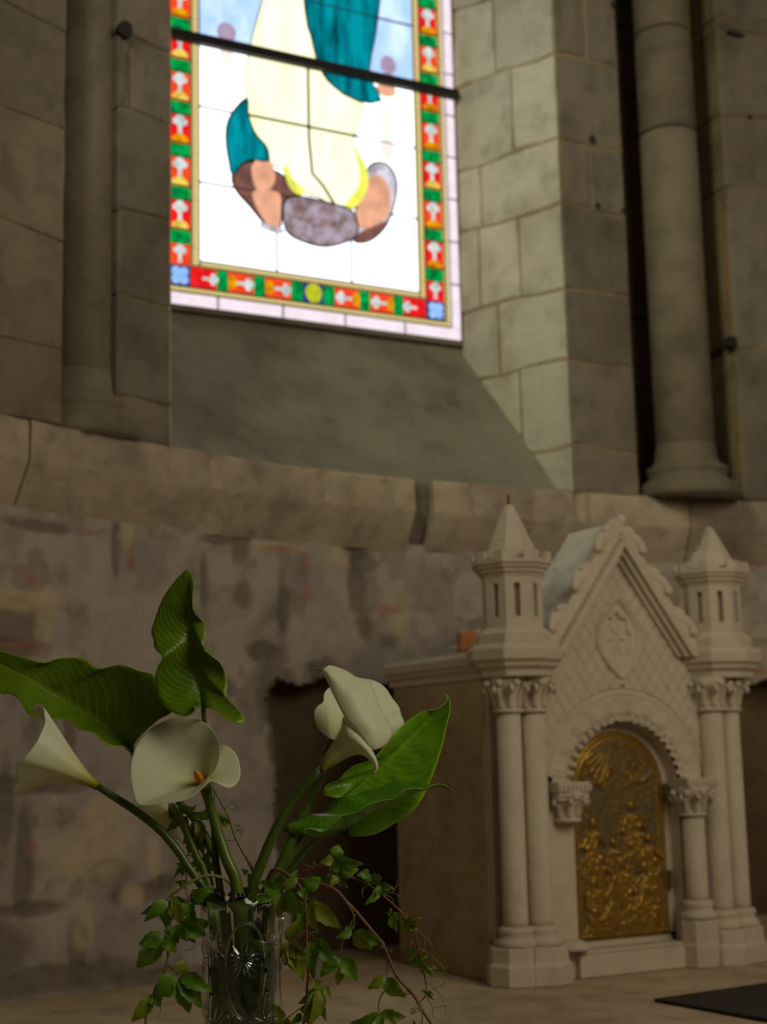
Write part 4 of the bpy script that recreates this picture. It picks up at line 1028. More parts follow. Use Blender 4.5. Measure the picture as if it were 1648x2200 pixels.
def in_vase(px, f_=0.0, z=.05, seed=0):      # where a stem stands inside the vase
    a = seed*2.4; r = .012+.012*((seed*.37) % 1); return np.array([VX+r*math.cos(a)*(1), VY+r*math.sin(a), z])
def stem(name, pts, rad, mat, parent, n=10, smn=28, **k):
    v, f = tube(pts, rad, n, smn); return mk(name, v, f, mat, parent, True, **k)
def spathe_loft(pb, pt, rim, r0_, r1_, closed=True, nr=18, ns=56, curl=0.0, ctrl=0.75):
    """pb base centre, pt throat centre, rim list of 3D points"""
    R_ = crom(rim, ns, closed); ax = pt-pb; ax /= np.linalg.norm(ax)
    e1 = np.cross(ax, fw); e1 = e1/np.linalg.norm(e1) if np.linalg.norm(e1) > .15 else np.cross(ax, (0, 0, 1)); e1 /= np.linalg.norm(e1); e2 = np.cross(ax, e1)
    an = np.unwrap([math.atan2((q-pt)@e2, (q-pt)@e1) for q in R_])
    if closed:   # spread evenly enough
        pass
    V = []; F = []; T_ = []
    for j in range(nr):
        t_ = j/(nr-1)
        for i in range(ns):
            d = math.cos(an[i])*e1+math.sin(an[i])*e2
            A0 = pb+d*r0_; A1 = pt+d*r1_; C1 = A0+(pt-pb)*.55; C2 = A1+ax*np.linalg.norm(pt-pb)*.0
            tt = t_
            q = (1-tt)**3*A0+3*(1-tt)**2*tt*C1+3*(1-tt)*tt**2*(A1*ctrl+R_[i]*(1-ctrl))+tt**3*R_[i]
            if curl and t_ > .8: q = q-ax*curl*((t_-.8)/.2)**2
            V.append(q); T_.append(t_)
    m = ns if closed else ns-1
    for j in range(nr-1):
        for i in range(m): k = (i+1) % ns; F.append((j*ns+i, j*ns+k, (j+1)*ns+k, (j+1)*ns+i))
    return np.array(V), F, T_
def solid(o, th, lv=0):
    s = o.modifiers.new('s', 'SOLIDIFY'); s.thickness = th; s.offset = 0
    if lv: q = o.modifiers.new('u', 'SUBSURF'); q.levels = lv; q.render_levels = lv
    return o
def c1(x, y, dd=0.0): return P(x/2.943, 1200+y/2.943, dd)
def c2(x, y, dd=0.0): return P(540+x/3.583, 1380+y/3.583, dd)
def c3(x, y, dd=0.0): return P(260+x/3.745, 1780+y/3.745, dd)
def c4(x, y, dd=0.0): return P(580+x/3.924, 1780+y/3.924, dd)

# --- flower 1: the big open one
fl = empty('calla_lily', c1(1290, 1440), label='wide open white calla lily facing us, front and centre above the vase', cat='flower')
pb = c1(1296, 1462, -.002); pt = c1(1262, 1372, -.004)
rim = [c1(*q) for q in [(1318, 1388, -.012), (1368, 1325, -.022), (1392, 1245, -.016), (1385, 1160, .000), (1335, 1065, .018), (1245, 1012, .028), (1145, 996, .030), (1025, 1030, .026), (930, 1092, .018), (860, 1185, .006), (824, 1300, -.008),
      (826, 1400, -.018), (842, 1490, -.026), (872, 1560, -.034), (950, 1562, -.042), (1060, 1550, -.052), (1190, 1522, -.056), (1280, 1452, -.050), (1335, 1400, -.042), (1385, 1425, -.036), (1450, 1452, -.030), (1512, 1405, -.018),
      (1520, 1310, -.004), (1485, 1222, .004), (1425, 1180, .008), (1388, 1185, .012)]]
v, f, T_ = spathe_loft(pb, pt, rim, .0045, .009, closed=False, ctrl=.62, nr=20, ns=76)
solid(mk('spathe', v, f, M['spathe'], fl, True, attrs={'t': ('FLOAT', T_)}), .0009, 1)
v, f = tube([c1(1300, 1440, .000), c1(1262, 1395, -.008), c1(1238, 1345, -.030)], [.0036, .0043, .0040, .0018], 10, 10)
mk('spadix', v, f, M['spadix'], fl, True)
stem('stem', [pb+(pt-pb)*.1, c1(1320, 1530, .002), c1(1380, 1740, .004), c1(1440, 1920, .000), c1(1500, 2090, .0), np.array([VX+.006, VY, .15]), np.array([VX+.016, VY+.006, .03])], [.0052, .0058, .0068, .0085, .0095, .0085, .007], M['stem'], fl)
# --- flower 2: left, side view
fl = empty('calla_lily', c1(600, 1430), label='white calla lily in side view leaning left with a yellow-green throat', cat='flower')
pb = c1(620, 1442, 0); pt = c1(400, 1300, 0)
rim = [c1(*q) for q in [(222, 915, .004), (272, 935, -.002), (278, 985, -.006), (283, 1030, -.012), (262, 1090, -.022), (225, 1165, -.030), (150, 1262, -.034), (98, 1305, -.028), (100, 1350, -.022), (112, 1395, -.015), (78, 1450, -.006), (90, 1482, .002),
      (128, 1432, .010), (170, 1390, .020), (190, 1330, .030), (210, 1230, .034), (240, 1150, .028), (268, 1070, .020), (268, 1010, .012), (232, 985, .008), (200, 945, .006)]]
v, f, T_ = spathe_loft(pb, pt, rim, .0042, .020, True, ctrl=.70, ns=96)
solid(mk('spathe', v, f, M['spathe'], fl, True, attrs={'t': ('FLOAT', T_)}), .0009, 1)
stem('stem', [c1(598, 1424), c1(650, 1458), c1(720, 1505), c1(850, 1590), c1(1000, 1705), c1(1120, 1840), c1(1215, 1990), c1(1300, 2120), np.array([VX-.016, VY, .17]), np.array([VX-.004, VY+.006, .03])], [.0040, .0046, .0048, .0050, .0052, .0056, .0056, .0055], M['stemd'], fl)
# --- flower 3: right front
fl = empty('calla_lily', c2(540, 980), label='white calla lily seen from outside with a rolled pointed petal, front of the right pair', cat='flower')
def patch(e1, e2, n=26, m=12, bulge=0.0, tv=None):
    a = crom(e1, n); b = crom(e2, n); V = []; F = []; T_ = []
    for j in range(n):
        for i in range(m):
            u = i/(m-1); q = a[j]*(1-u)+b[j]*u; q = q-fw*bulge*math.sin(math.pi*u)*math.sin(math.pi*min(1, .12+.88*(j/(n-1))))
            V.append(q); T_.append(tv(j/(n-1), u) if tv else 1.0)
    for j in range(n-1):
        for i in range(m-1): F.append((j*m+i, j*m+i+1, (j+1)*m+i+1, (j+1)*m+i))
    return np.array(V), F, T_
# funnel (outside), then the big backward petal
fa = [c2(*q) for q in [(530, 965, .004), (560, 880, .006), (615, 795, .008), (665, 720, .010), (698, 640, .010), (706, 560, .004), (660, 470, -.004), (600, 350, -.006), (548, 216, .0)]]
fb = [c2(*q) for q in [(560, 998, .0), (650, 940, -.002), (745, 885, -.004), (820, 862, -.008), (885, 884, -.010), (930, 940, -.012), (925, 1015, -.014), (945, 1024, -.016), (975, 965, -.018)]]
fm = [c2(*q) for q in [(560, 998, .0), (650, 940, -.002), (745, 885, -.004), (820, 862, -.008), (885, 884, -.010), (938, 935, -.012), (945, 972, -.014), (918, 1012, -.014), (940, 1026, -.018), (976, 968, -.018), (968, 915, -.018), (930, 830, -.018)]]
f1 = patch([c2(*q) for q in [(530, 965, .004), (560, 880, .006), (615, 795, .008), (665, 720, .010), (698, 640, .006), (712, 572, -.004), (790, 650, -.012), (865, 735, -.016), (930, 832, -.018), (968, 915, -.019), (974, 968, -.018), (940, 1024, -.017)]],
           [c2(*q) for q in [(558, 998, .004), (600, 970, .004), (650, 940, .004), (705, 905, .002), (760, 880, .0), (820, 862, -.004), (860, 868, -.007), (895, 888, -.010), (925, 918, -.012), (945, 950, -.014), (942, 985, -.015), (918, 1014, -.016)]], 30, 14, .016, lambda a, u: .05+1.1*a)
f2 = patch([c2(*q) for q in [(548, 214, 0), (585, 300, -.004), (625, 390, -.008), (680, 500, -.012), (730, 590, -.016), (790, 650, -.019), (850, 720, -.020), (900, 785, -.020), (938, 828, -.016)]],
           [c2(*q) for q in [(552, 212, 0), (600, 178, .004), (715, 212, .012), (805, 266, .016), (885, 290, .018), (930, 345, .016), (985, 480, .010), (1045, 595, .004), (1082, 690, .0), (1065, 745, -.004), (1010, 805, -.010), (940, 828, -.016)]], 34, 14, .014, lambda a, u: .9)
f3 = patch([c2(*q) for q in [(530, 965, .004), (560, 880, .010), (615, 795, .014), (665, 720, .018), (700, 640, .020), (720, 560, .018)]],
           [c2(*q) for q in [(558, 998, .004), (650, 930, .024), (745, 870, .030), (830, 800, .030), (900, 780, .022), (950, 800, .010)]], 20, 10, -.010, lambda a, u: .05+.9*a)
V = np.vstack([f1[0], f2[0], f3[0]]); F = f1[1]+[tuple(i+len(f1[0]) for i in q) for q in f2[1]]+[tuple(i+len(f1[0])+len(f2[0]) for i in q) for q in f3[1]]
solid(mk('spathe', V, F, M['spathe'], fl, True, attrs={'t': ('FLOAT', f1[2]+f2[2]+f3[2])}), .0009)
v, f = tube([c2(552, 216), c2(520, 208), c2(480, 202)], [.0018, .001, .0005], 6, 6); mk('spathe_tip', v, f, M['tendril'], fl, True, label='yellow-green curled tip')
stem('stem', [c2(545, 978, .004), c2(500, 1020, .004), c2(400, 1120, .006), c2(270, 1290, .006), c2(160, 1500, .006), c2(80, 1700, .004), c2(0, 1950, .002), np.array([VX+.010, VY+.010, .16]), np.array([VX-.012, VY+.010, .03])], [.0044, .0052, .0056, .006, .006, .006, .0055], M['stemd'], fl)
# --- flower 4: behind it
fl = empty('calla_lily', c2(640, 720, .04), label='white calla lily turned away, behind the right-hand pair', cat='flower')
pb = c2(600, 800, .034); pt = c2(665, 650, .045)
rim = [c2(*q) for q in [(600, 345, .075), (558, 400, .060), (556, 462, .052), (505, 488, .046), (480, 545, .040), (492, 620, .036), (535, 690, .034), (602, 742, .036), (660, 780, .05), (800, 840, .07), (960, 800, .09), (1060, 755, .10), (1130, 690, .10), (1186, 622, .105), (1152, 555, .105), (1146, 500, .105),
      (1092, 435, .105), (1035, 345, .105), (955, 294, .10), (870, 276, .10), (750, 275, .09)]]
v, f, T_ = spathe_loft(pb, pt, rim, .0045, .012, True, ctrl=.7)
solid(mk('spathe', v, f, M['spathe'], fl, True, attrs={'t': ('FLOAT', T_)}), .0009, 1)
stem('stem', [pb+(pt-pb)*.3, c2(600, 800, .034), c2(540, 1000, .03), c2(430, 1270, .025), c2(320, 1500, .02), c2(220, 1740, .016), c2(140, 1950, .012), np.array([VX+.018, VY+.014, .16]), np.array([VX+.002, VY-.014, .03])], [.005, .0055, .0062, .0064, .0064, .006, .0055], M['stem'], fl)
# --- flower 5: low behind the big one
fl = empty('calla_lily', c1(1090, 1600, .06), label='drooping cream calla lily half hidden below the big open one', cat='flower')
pb = c1(1105, 1600, .050); pt = c1(1090, 1650, .062)
rim = [c1(*q) for q in [(1000, 1500, .06), (880, 1530, .06), (870, 1590, .058), (900, 1660, .055), (960, 1700, .05), (1050, 1745, .05), (1150, 1790, .05), (1250, 1800, .055), (1310, 1760, .06), (1290, 1690, .07), (1200, 1600, .08), (1100, 1530, .08)]]
v, f, T_ = spathe_loft(pb, pt, rim, .0045, .010, True, ctrl=.6)
solid(mk('spathe', v, f, M['spathe'], fl, True, attrs={'t': ('FLOAT', T_)}), .0009, 1)
stem('stem', [c1(1092, 1640, .052), c1(1085, 1560, .046), c1(1130, 1620, .024), c1(1190, 1760, .018), c1(1250, 1900, .012), c1(1310, 2040, .008), np.array([VX-.010, VY-.006, .15]), np.array([VX+.016, VY-.004, .03])], [.0038, .0042, .0045, .005, .005, .005], M['stem'], fl)

# --- big leaves
def leaf_mesh(L_, Mi, R_, n=46, m=9, groove=.006, wav=.004, wf=9, seed=0):
    a, c, b = crom(L_, n), crom(Mi, n), crom(R_, n); V = []; vc = []; au = []; F = []
    w = 2*m+1
    for j in range(n):
        t_ = j/(n-1)
        for i in range(w):
            u = (i-m)/m; s_ = abs(u); e = a[j] if u < 0 else b[j]
            q = c[j]*(1-s_)+e*s_
            k = math.sin(math.pi*min(1, t_*1.0+.02))
            q = q-fw*(groove*math.sin(math.pi*s_*.5)*k)+fw*(wav*s_**2*math.sin(t_*wf*2+(0 if u < 0 else 1.7)+seed)*k) - fw*.0022*k*math.sin(math.pi*s_)*math.sin((t_*9-s_*1.6)*6.283)*.35
            V.append(q); vc.append((t_-s_*.42)*19); au.append(s_)
    for j in range(n-1):
        for i in range(w-1): F.append((j*w+i, j*w+i+1, (j+1)*w+i+1, (j+1)*w+i))
    return V, F, {'vc': ('FLOAT', vc), 'au': ('FLOAT', au)}
def big_leaf(label, L_, Mi, R_, mat, stalk, srad, smat='stem', **k):
    o = empty('calla_leaf', Mi[0], label=label, cat='leaf')
    V, F, at = leaf_mesh(L_, Mi, R_, **k)
    solid(mk('blade', V, F, M[mat], o, True, attrs=at), .0008)
    v, f = tube(Mi[:max(3, int(len(Mi)*.8))], [srad*.55, srad*.3, .0006], 6, 24); mk('midrib', np.array(v)+fw*.0006, f, M[smat], o, True)
    stem('leaf_stalk', stalk, [srad*.8, srad, srad*1.1, srad*1.2], M[smat], o); return o
big_leaf('tall upright arrow-shaped dark green leaf with wavy edges at the top of the bouquet',
 [c1(*q) for q in [(1278, 946, .0), (1225, 930, -.012), (1232, 965, -.016), (1172, 996, -.010), (1105, 975, -.004), (1040, 930, .004), (1000, 860, .006), (984, 780, .006), (992, 700, .002), (1030, 622, -.006), (982, 565, .004), (975, 505, .006), (959, 470, .008), (985, 370, .010), (1030, 252, .008), (1100, 150, .004), (1160, 85, .0), (1183, 68, 0)]],
 [c1(*q) for q in [(1286, 948, .004), (1275, 900, .008), (1262, 830, .012), (1248, 770, .014), (1222, 660, .014), (1212, 560, .012), (1205, 480, .012), (1200, 400, .010), (1192, 300, .008), (1190, 200, .004), (1186, 120, .0), (1183, 68, 0)]],
 [c1(*q) for q in [(1292, 948, .0), (1330, 945, -.014), (1400, 982, -.020), (1465, 1030, -.022), (1530, 1044, -.020), (1551, 1015, -.016), (1500, 945, -.010), (1436, 885, -.004), (1440, 810, .002), (1430, 725, .004), (1395, 655, .002), (1335, 610, -.004), (1284, 560, -.004), (1306, 470, .004), (1288, 405, .006), (1232, 340, .0), (1220, 270, .0), (1227, 150, .0), (1205, 90, 0), (1183, 68, 0)]],
 'leafd', [c1(1286, 945, .004), c1(1290, 1020, .034), c1(1300, 1080, .046), c1(1320, 1300, .050), c1(1340, 1500, .034), c1(1355, 1750, .012), c1(1375, 1980, .008), np.array([VX-.002, VY+.012, .15]), np.array([VX-.01, VY-.012, .03])], .0034, 'stemd', wav=.002, groove=.004)
big_leaf('large dark green leaf reaching out of the left edge of the photo',
 [c1(*q) for q in [(846, 1235, .03), (850, 1175, .022), (900, 1110, .018), (1000, 1020, .016), (1085, 968, .020), (1060, 860, .030), (975, 742, .036), (880, 715, .034), (750, 676, .040), (620, 697, .034), (520, 632, .044), (380, 630, .046), (280, 660, .042), (150, 630, .044), (0, 585, .046), (-200, 530, .05), (-330, 560, .05)]],
 [c1(*q) for q in [(846, 1235, .034), (760, 1160, .040), (650, 1070, .044), (540, 992, .046), (460, 935, .048), (380, 882, .050), (290, 825, .05), (200, 772, .05), (100, 720, .05), (0, 668, .05), (-150, 610, .05), (-330, 560, .05)]],
 [c1(*q) for q in [(840, 1238, .03), (790, 1190, .022), (700, 1186, .014), (640, 1150, .012), (590, 1104, .016), (490, 1082, .014), (430, 1020, .022), (300, 1022, .018), (190, 992, .020), (120, 900, .028), (60, 860, .034), (0, 856, .034), (-150, 760, .04), (-330, 560, .05)]],
 'leafd', [c1(840, 1232, .034), c1(900, 1290, .040), c1(1050, 1450, .044), c1(1250, 1680, .036), c1(1330, 1840, .024), c1(1380, 2000, .016), np.array([VX-.004, VY+.018, .15]), np.array([VX+.012, VY+.014, .03])], .0040, 'stemd', wav=.003, groove=-.004, n=56)
big_leaf('broad glossy green leaf slanting up to the right, against the tabernacle side',
 [c2(*q) for q in [(718, 1175, .03), (690, 1190, .012), (660, 1196, .006), (600, 1182, .008), (562, 1165, .012), (558, 1120, .016), (600, 1080, .018), (670, 1060, .02), (715, 1000, .024), (800, 940, .026), (880, 924, .028), (960, 868, .030), (1050, 762, .032), (1180, 620, .036), (1290, 545, .040), (1350, 520, .042), (1415, 520, .040), (1470, 488, .040), (1512, 440, .04), (1488, 392, .044)]],
 [c2(*q) for q in [(718, 1178, .034), (800, 1105, .036), (900, 1020, .038), (980, 955, .040), (1060, 890, .042), (1150, 805, .044), (1240, 715, .046), (1330, 625, .046), (1420, 540, .046), (1500, 468, .044), (1510, 430, .044), (1488, 392, .044)]],
 [c2(*q) for q in [(722, 1182, .03), (730, 1290, .04), (752, 1420, .046), (756, 1480, .046), (830, 1488, .044), (910, 1484, .044), (1010, 1448, .042), (1100, 1392, .040), (1190, 1335, .036), (1290, 1232, .034), (1350, 1120, .034), (1412, 980, .032), (1468, 800, .034), (1500, 650, .036), (1530, 520, .038), (1522, 430, .042), (1488, 392, .044)]],
 'leafm', [c2(722, 1176, .034), c2(640, 1250, .036), c2(500, 1370, .030), c2(400, 1480, .026), c2(300, 1660, .018), c2(190, 1860, .012), np.array([VX+.022, VY+.004, .17]), np.array([VX-.006, VY+.0, .03])], .0038, 'stem', wav=.002, groove=.005)
big_leaf('folded boat-shaped green leaf pointing right, in front of the broad glossy leaf',
 [c2(*q) for q in [(505, 1500, .0), (430, 1478, .012), (330, 1475, .016), (262, 1472, .014), (246, 1432, .012), (285, 1400, .012), (345, 1378, .016), (385, 1338, .020), (460, 1318, .024), (535, 1320, .024), (600, 1268, .026), (680, 1188, .028), (790, 1178, .028), (900, 1130, .028), (1010, 1108, .026), (1100, 1070, .026), (1200, 1080, .022), (1300, 1068, .018), (1365, 1102, .012), (1420, 1100, .004), (1560, 1150, 0)]],
 [c2(*q) for q in [(512, 1508, .0), (570, 1492, .0), (650, 1460, .0), (730, 1425, .0), (800, 1392, .0), (880, 1345, .0), (960, 1300, .0), (1040, 1262, .0), (1120, 1222, 0), (1200, 1184, 0), (1290, 1150, 0), (1390, 1124, 0), (1470, 1108, 0), (1560, 1150, 0)]],
 [c2(*q) for q in [(508, 1502, -.002), (460, 1490, -.012), (400, 1470, -.020), (380, 1462, -.022), (432, 1430, -.022), (490, 1445, -.020), (540, 1460, -.018), (575, 1448, -.018), (630, 1390, -.020), (700, 1332, -.020), (800, 1310, -.018), (880, 1252, -.018), (990, 1218, -.016), (1100, 1200, -.014), (1168, 1142, -.014), (1260, 1120, -.010), (1340, 1130, -.006), (1400, 1096, -.006), (1480, 1094, -.002), (1560, 1150, 0)]],
 'leafb', [c2(520, 1502, 0), c2(470, 1545, .002), c2(400, 1620, .004), c2(300, 1760, .004), c2(200, 1900, .004), np.array([VX+.016, VY-.004, .18]), np.array([VX+.004, VY+.016, .03])], .0034, 'stemd', wav=.001, groove=.001)
# --- creeper
def leaflet(b, tip, w, sag=.006, fold=.25, serr=.08, seed=0, parent=None, mat='creep'):
    """one toothed leaflet from b to tip, w = half width"""
    rs = random.Random(seed); b = np.array(b); tip = np.array(tip); ax = tip-b; L = np.linalg.norm(ax); ax /= L
    side = np.cross(ax, fw); side /= max(np.linalg.norm(side), 1e-6)
    nn = np.cross(side, ax); tilt = rs.uniform(-.5, .5); side = side*math.cos(tilt)+nn*math.sin(tilt); nn = np.cross(side, ax)
    if nn@fw > 0: nn = -nn
    n = 9; V = []; vc = []; au = []; F = []
    for j in range(n):
        t_ = j/(n-1); wd_ = w*(math.sin(math.pi*t_**.80)**.85)*(1.15-.35*t_) if 0 < t_ < 1 else 0
        if 0 < j < n-1: wd_ *= 1+serr*(1 if j % 2 else -1)
        c = b+ax*L*t_+nn*(-sag*(t_**2))+np.array([0, 0, -sag*.6*t_**2])+nn*.10*L*math.sin(math.pi*t_)
        for u in (-1, -.5, 0, .5, 1):
            V.append(c+side*wd_*u*(1-.12*abs(u)*fold)+nn*(abs(u)*wd_*fold+.0008*math.sin(t_*9+u*3))); vc.append((t_-abs(u)*.2)*8); au.append(abs(u))
    for j in range(n-1):
        for i in range(4): F.append((j*5+i, j*5+i+1, (j+1)*5+i+1, (j+1)*5+i))
    return mk('leaflet', V, F, M[mat], parent, True, attrs={'vc': ('FLOAT', vc), 'au': ('FLOAT', au)})
SEED = [0]
def comp_leaf(parent, cf, cen, tips, dd=0.0, node=None, mat='creep'):
    """a leaf of several leaflets: centre and (tip x, tip y, half width) in crop units"""
    C0 = cf(cen[0], cen[1], dd); e = empty('leaf', (0, 0, 0)); e.parent = parent
    e.location = Vector(C0)-Vector(world_loc(parent))
    sc = 1.6/FPX/(3.745 if cf is c3 else 3.924 if cf is c4 else 2.943)
    if node is not None:
        v, f = tube([cf(node[0], node[1], dd+.002), cf((node[0]+cen[0])/2, (node[1]+cen[1])/2-6, dd-.002), C0], [.0008, .0006, .0007], 5, 6); mk('petiole', v, f, M['petiole'], e, True)
    for k, tp in enumerate(tips):
        SEED[0] += 1; rs = random.Random(SEED[0]*7)
        t3 = cf(tp[0], tp[1], dd+rs.uniform(-.010, .006)); b3 = C0+(t3-C0)*.06
        leaflet(b3, t3, tp[2]*sc*1.32, sag=.003, fold=rs.uniform(.1, .5), seed=SEED[0], parent=e, mat=mat if rs.random() < .8 else ('creepy' if mat == 'creep' else 'creep'))
def tendrils(parent, cf, lines, dd=0.0, r=.00045):
    for ln in lines:
        v, f = tube([cf(x, y, dd+.002*math.sin(i*2.1)) for i, (x, y) in enumerate(ln)], [r, r, r*.6], 5, 6*len(ln)); mk('tendril', v, f, M['tendril'], parent, True)
def curly(cx, cy, s, n=9, seed=0):
    rs = random.Random(seed); out = []
    a0 = rs.uniform(0, 6)
    for i in range(n): a = a0+i*1.1; r = s*(1-i/n*.75); out.append((cx+r*math.cos(a)+i*s*.08, cy+r*.7*math.sin(a)))
    return out
# vine A: left
vn = empty('creeper_vine', c3(700, 385), label='creeper trailing out of the vase to the left and down in front of the wall', cat='vine')
stem('vine_stem', [c3(900, 470, .0), c3(830, 403, -.008), c3(690, 378, -.014), c3(560, 430, -.020), c3(450, 505, -.022), c3(405, 548, -.022), c3(403, 700, -.022), c3(383, 890, -.022), c3(368, 1095, -.022), c3(283, 1275, -.022), c3(215, 1470, -.022), c3(185, 1640, -.022)], [.0016, .0017, .0016, .0014, .0014, .0013], M['vine'], vn, 7, 50)
comp_leaf(vn, c3, (545, 595), [(752, 455, 62), (735, 490, 50), (595, 750, 45), (480, 700, 40), (425, 560, 24)], -.016, (512, 470))
comp_leaf(vn, c3, (395, 565), [(160, 690, 42), (185, 735, 40), (355, 790, 52), (500, 765, 46), (530, 580, 26)], -.020)
comp_leaf(vn, c3, (460, 762), [(748, 755, 48), (692, 852, 50), (525, 895, 42), (445, 910, 45), (600, 905, 40)], -.024, (408, 665))
comp_leaf(vn, c3, (350, 860), [(138, 922, 52), (122, 1118, 66), (250, 1072, 50), (442, 985, 48), (435, 795, 36)], -.026, (386, 880))
comp_leaf(vn, c3, (460, 1180), [(494, 1038, 48), (742, 1302, 52), (657, 1435, 60), (552, 1474, 62), (275, 1345, 70)], -.024, (372, 1100))
comp_leaf(vn, c3, (262, 1330), [(88, 1552, 50), (312, 1420, 44), (180, 1500, 40)], -.020)
tendrils(vn, c3, [[(420, 545), (370, 550), (350, 515), (362, 560)], [(500, 460), (470, 400), (430, 430)], [(520, 470), (570, 510), (575, 560)], [(300, 1300), (320, 1440), (300, 1520)], [(590, 890), (600, 930), (560, 975), (510, 980)]], -.022)
# vine B: dense, right of the neck
vn = empty('creeper_vine', c4(60, 360), label='leafy creeper with a reddish stem hanging straight down at the right rim of the vase', cat='vine')
stem('vine_stem', [c4(-60, 520, 0), c4(-10, 400, -.010), c4(30, 345, -.016), c4(110, 365, -.018), c4(190, 425, -.020), c4(265, 515, -.024), c4(303, 700, -.024), c4(308, 980, -.024), c4(322, 1200, -.024), c4(312, 1420, -.024), c4(330, 1700, -.024)], [.0015, .0016, .0016, .0014, .0014], M['redvine'], vn, 7, 50)
comp_leaf(vn, c4, (100, 530), [(-75, 430, 52), (5, 395, 45), (245, 338, 42), (302, 712, 74), (70, 745, 45), (110, 700, 30), (-190, 610, 36)], -.030, (190, 425))
comp_leaf(vn, c4, (270, 500), [(440, 408, 52), (300, 580, 40)], -.022, None)
comp_leaf(vn, c4, (310, 600), [(608, 838, 56), (392, 865, 46), (240, 890, 40), (180, 820, 40)], -.018, None, 'creepy')
comp_leaf(vn, c4, (155, 965), [(215, 768, 42), (80, 1030, 30), (322, 1085, 52), (210, 1205, 52), (290, 1270, 58), (120, 1150, 40)], -.032, (300, 860), 'creepy')
comp_leaf(vn, c4, (372, 915), [(560, 1150, 52), (360, 1255, 56), (330, 1200, 46), (455, 1080, 40)], -.022, (310, 880), 'creepy')
comp_leaf(vn, c4, (425, 1340), [(248, 1480, 52), (275, 1650, 50), (340, 1660, 46), (460, 1612, 44), (525, 1400, 30), (345, 1262, 34)], -.026, (318, 1240), 'creepy')
comp_leaf(vn, c4, (128, 1610), [(28, 1475, 34), (95, 1700, 60), (200, 1690, 46)], -.028, (290, 1500), 'creepy')
comp_leaf(vn, c4, (270, 1560), [(180, 1640, 26), (300, 1470, 20)], -.020, None, 'creepy')
tendrils(vn, c4, [curly(190, 400, 34, 12, 1), curly(210, 380, 26, 10, 2), curly(380, 640, 26, 10, 3), [(310, 590), (380, 600), (375, 575), (340, 575)], [(310, 880), (400, 870), (450, 830)], curly(385, 950, 40, 12, 4), curly(370, 1000, 30, 10, 5), [(300, 870), (250, 910), (240, 930)]], -.024)
# vine C: long bare red stem to the lower right
vn = empty('creeper_vine', c4(230, 428), label='long reddish creeper stem arching down to the lower right with few leaves', cat='vine')
stem('vine_stem', [c4(-40, 600, .004), c4(60, 470, 0), c4(210, 425, -.008), c4(420, 465, -.014), c4(545, 512, -.016), c4(640, 610, -.018), c4(725, 700, -.018), c4(850, 850, -.020), c4(960, 990, -.020), c4(1062, 1232, -.022), c4(1205, 1395, -.022), c4(1290, 1540, -.022), c4(1390, 1690, -.022)], [.0016, .0018, .0018, .0017, .0016, .0016, .0015], M['redvine'], vn, 7, 60)
stem('side_shoot', [c4(612, 575, -.018), c4(690, 690, -.020), c4(712, 770, -.020), c4(705, 850, -.020)], [.0008, .0007, .0007], M['vine'], vn, 6, 14)
stem('side_shoot', [c4(728, 715, -.018), c4(650, 860, -.020), c4(612, 960, -.020), c4(592, 1068, -.020)], [.0008, .0007, .0007], M['vine'], vn, 6, 14)
stem('side_shoot', [c4(962, 1000, -.020), c4(990, 1090, -.020), c4(985, 1235, -.020)], [.0008, .0007, .0007], M['petiole'], vn, 6, 14)
stem('side_shoot', [c4(1062, 1250, -.022), c4(1040, 1300, -.022), c4(950, 1390, -.022), c4(918, 1470, -.022), c4(920, 1545, -.022)], [.0008, .0007, .0007], M['vine'], vn, 6, 18)
stem('side_shoot', [c4(1240, 1450, -.022), c4(1275, 1520, -.024), c4(1285, 1600, -.024), c4(1270, 1690, -.024)], [.0008, .0007, .0007], M['vine'], vn, 6, 14)
comp_leaf(vn, c4, (700, 852), [(558, 915, 34), (640, 825, 30), (978, 968, 48), (850, 1018, 56)], -.022)
comp_leaf(vn, c4, (593, 1078), [(418, 1232, 48), (575, 1315, 44), (740, 1272, 56), (728, 1215, 40)], -.022)
comp_leaf(vn, c4, (983, 1245), [(826, 1338, 42), (1135, 1418, 60), (1010, 1392, 40)], -.022)
comp_leaf(vn, c4, (925, 1545), [(672, 1642, 42), (1150, 1585, 44), (935, 1700, 30), (1075, 1650, 34)], -.024)
comp_leaf(vn, c4, (1250, 1700), [(1203, 1615, 18), (1230, 1640, 14)], -.024)
tendrils(vn, c4, [curly(1150, 1385, 26, 9, 6), [(1200, 1390), (1150, 1400), (1120, 1440), (1130, 1420)], curly(1220, 1530, 34, 12, 7), curly(1200, 1550, 24, 10, 8), curly(1010, 1030, 26, 8, 9), curly(940, 1000, 16, 8, 19)], -.022)
